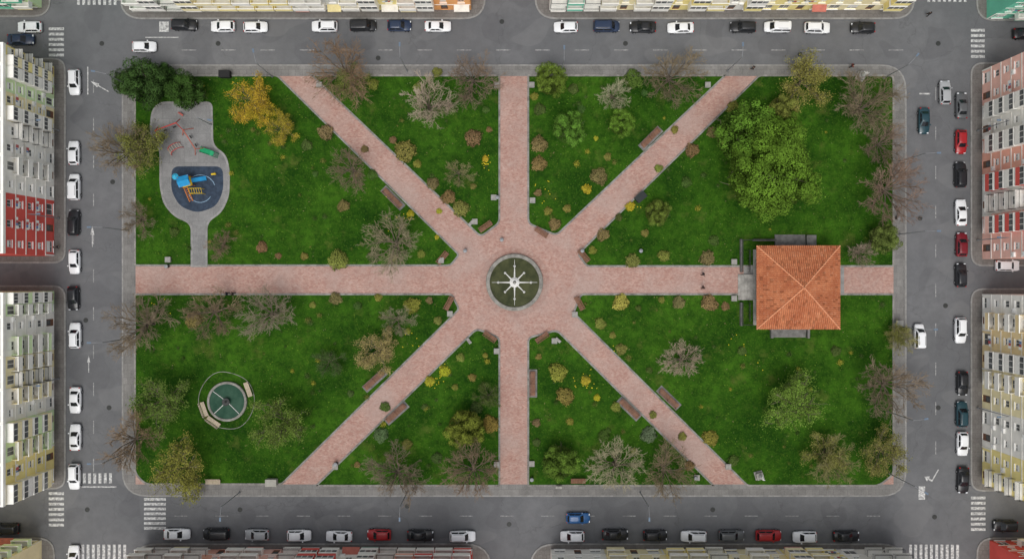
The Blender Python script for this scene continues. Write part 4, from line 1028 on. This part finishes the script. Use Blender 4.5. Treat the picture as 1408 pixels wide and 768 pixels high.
LAMP.make((X(291), Y(172), .25), math.radians(-12), (1.2,1,.7), label="lamp with a long arm beside the playground", category="street lamp")

# ---------------------------------------------------------------- playground equipment
CR=(.45,.03,.025); CO=(.65,.2,.02); CY=(.65,.45,.02); CB=(.02,.25,.5); CG=(.02,.3,.13)
def part(par, name, mb, c, smooth=False): return ob(name, mb.mesh(name, M_OBJ, smooth), par, color=c)
ps = ob("play_structure", None, loc=(X(262), Y(256), .25), rot=.25, label="colourful climbing structure with blue slide and orange bars", cat="playground equipment")
mb = MB(); mb.box(-.9,.9,-.2,1.4,1.1,1.2); part(ps, "deck", mb, CY)
for x_ in (-.85,.85):
    for y_ in (-.15,1.35):
        mb = MB(); mb.tube((x_,y_,0),(x_,y_,2.5),.06,.06,8); part(ps, "post", mb, CO)
mb = MB(); mb.add([(-1,-.3,2.4),(1,-.3,2.4),(1,1.5,2.4),(-1,1.5,2.4),(-1,.6,2.9),(1,.6,2.9)], [(0,1,5,4),(2,3,4,5),(0,4,3),(1,2,5)]); part(ps, "roof", mb, CB)
mb = MB()
for i in range(10):
    a = i/10; b_ = (i+1)/10
    za = 1.2-1.0*a; zb_ = 1.2-1.0*b_
    mb.add([(.9+2.2*a,.2,za),(.9+2.2*b_,.2,zb_),(.9+2.2*b_,.9,zb_),(.9+2.2*a,.9,za),(.9+2.2*a,.15,za+.25),(.9+2.2*b_,.15,zb_+.25),(.9+2.2*b_,.95,zb_+.25),(.9+2.2*a,.95,za+.25)], [(0,1,2,3),(0,4,5,1),(3,2,6,7)])
part(ps, "slide", mb, CB)
mb = MB()
for x_ in (-.3,.3): mb.tube((x_-.4,-.2,1.2),(x_-.4,-2.6,.05),.05,.05,6)
for i in range(7):
    a = (i+.5)/7; mb.tube((-.7,-.2-2.4*a,1.2-1.15*a),(-.1,-.2-2.4*a,1.2-1.15*a),.035,.035,5)
part(ps, "ladder", mb, CO)
mb = MB()
for y_ in (-.6,-1.5): mb.tube((.2,y_,1.5),(2.2,y_-.5,1.5),.05,.05,6)
for i in range(6): mb.tube((.2+.4*i,-.6-.1*i,1.5),(.2+.4*i,-1.5-.1*i,1.5),.035,.035,5)
for p in ((.2,-.6),(.2,-1.5),(2.2,-1.1),(2.2,-2.0)): mb.tube((p[0],p[1],0),(p[0],p[1],1.5),.05,.05,6)
part(ps, "monkey_bars", mb, CY)
mb = MB(); mb.lathe([(.0,2.0),(.5,2.05),(.55,2.3),(.2,2.7),(0,2.8)], 12, None, -1.2, 1.7); mb.tube((-1.2,1.7,0),(-1.2,1.7,2.0),.05,.05,6); part(ps, "turret", mb, (.05,.4,.6))
def swing(px, py, rot, col, lb):
    s_ = ob("swing_set", None, loc=(X(px), Y(py), .24), rot=rot, label=lb, cat="swing set")
    mb = MB(); mb.tube((-1.9,0,2.3),(1.9,0,2.3),.09,.09,8)
    for x_ in (-1.9,1.9):
        for y_ in (-1,1): mb.tube((x_,0,2.3),(x_*1.05,y_*1.1,0),.075,.075,6)
    part(s_, "frame", mb, col)
    for x_ in (-.85,.85):
        mb = MB(); mb.box(x_-.28,x_+.28,-.12,.12,.5,.55); q = part(s_, "swing_seat", mb, (.03,.03,.03))
        mb = MB(); mb.tube((x_-.24,0,.55),(x_-.2,0,2.25),.015,.015,4); mb.tube((x_+.24,0,.55),(x_+.2,0,2.25),.015,.015,4)
        ob("chain", mb.mesh("chain", M_METAL), q)
swing(236,178,.35,(.5,.05,.04),"red framed swing set with two seats"); swing(268,195,-1.0,(.42,.12,.08),"faded red swing set with two seats")
gs = ob("playground_slide", None, loc=(X(291), Y(211), .24), rot=2.8, label="small green playground slide with steps", cat="slide")
mb = MB(); mb.add([(-.3,-.35,1.2),(-.3,.35,1.2),(2.0,.35,.15),(2.0,-.35,.15),(-.3,-.45,1.45),(-.3,.45,1.45),(2.0,.45,.4),(2.0,-.45,.4)], [(0,3,2,1),(0,4,7,3),(1,2,6,5)]); part(gs, "chute", mb, CG)
mb = MB(); mb.box(-.9,-.3,-.45,.45,1.1,1.22); part(gs, "platform", mb, CG)
mb = MB()
for y_ in (-.4,.4): mb.tube((-.9,y_,1.9),(-.9,y_,0),.045,.045,6); mb.tube((-1.3,y_,0),(-.9,y_,1.2),.045,.045,6)
for i in range(4): mb.tube((-1.3+.1*i,-.4,.15+.3*i),(-1.3+.1*i,.4,.15+.3*i),.03,.03,5)
part(gs, "ladder", mb, (.03,.18,.1))
ca = ob("climbing_arch", None, loc=(X(243), Y(205), .24), rot=.6, label="curved red climbing arch on the playground", cat="playground equipment")
mb = MB()
for y_ in (-.5,.5):
    for i in range(8):
        a, b_ = math.pi*i/8, math.pi*(i+1)/8
        mb.tube((-1.2*math.cos(a), y_, 1.5*math.sin(a)), (-1.2*math.cos(b_), y_, 1.5*math.sin(b_)), .06, .06, 6)
part(ca, "frame", mb, CR)
mb = MB()
for i in range(1,8):
    a = math.pi*i/8; mb.tube((-1.2*math.cos(a), -.5, 1.5*math.sin(a)), (-1.2*math.cos(a), .5, 1.5*math.sin(a)), .04, .04, 5)
part(ca, "rungs", mb, (.5,.4,.3))
for px, py, c, l in ((220,187,CR,"red spring rider"),(251,158,(.4,.1,.08),"small red seesaw rider"),(296,240,CY,"yellow spring rider")):
    s_ = ob("spring_rider", None, loc=(X(px), Y(py), .25), rot=rnd.random()*3, label=l+" on the playground", cat="playground equipment")
    mb = MB()
    for i in range(20):
        a, b_ = i*.9, (i+1)*.9; mb.tube((.1*math.cos(a),.1*math.sin(a),.02*i),(.1*math.cos(b_),.1*math.sin(b_),.02*(i+1)),.02,.02,4)
    ob("spring", mb.mesh("spring", M_METAL), s_)
    mb = MB(); mb.box(-.45,.4,-.14,.14,.42,.52); mb.box(.25,.4,-.05,.05,.52,.95); mb.tube((.32,-.25,.85),(.32,.25,.85),.025,.025,5); part(s_, "seat", mb, c)

# ---------------------------------------------------------------- camera, light
cam = bpy.data.cameras.new("camera"); cam.sensor_width = 36; cam.lens = 18*CH/88.0; cam.clip_end = 2000
co = bpy.data.objects.new("camera", cam); COL.objects.link(co); co.location = (0,0,CH); co.rotation_euler = (0,0,0); scn.camera = co
w = bpy.data.worlds.new("World"); scn.world = w; w.use_nodes = True
nt = w.node_tree; sk = nt.nodes.new("ShaderNodeTexSky"); sk.sky_type = 'NISHITA'; sk.sun_disc = False
EL, AZ = 68, 190
sk.sun_elevation = math.radians(EL); sk.sun_rotation = math.radians(AZ); sk.dust_density = 3.0; sk.air_density = 1.0
hs = nt.nodes.new("ShaderNodeHueSaturation"); hs.inputs["Saturation"].default_value = 0.25
bg = nt.nodes["Background"]; bg.inputs[1].default_value = 0.15
nt.links.new(sk.outputs[0], hs.inputs["Color"]); nt.links.new(hs.outputs[0], bg.inputs[0])
sl_ = bpy.data.lights.new("sun", 'SUN'); sl_.energy = 1.5; sl_.angle = math.radians(34); sl_.color = (1, .97, .93)
so = bpy.data.objects.new("sun", sl_); COL.objects.link(so)
a = math.radians(AZ); e = math.radians(EL)
dv = Vector((math.sin(a)*math.cos(e), math.cos(a)*math.cos(e), math.sin(e)))
so.rotation_euler = dv.to_track_quat('Z', 'Y').to_euler()
for t_ in TPLS: bpy.data.objects.remove(t_)
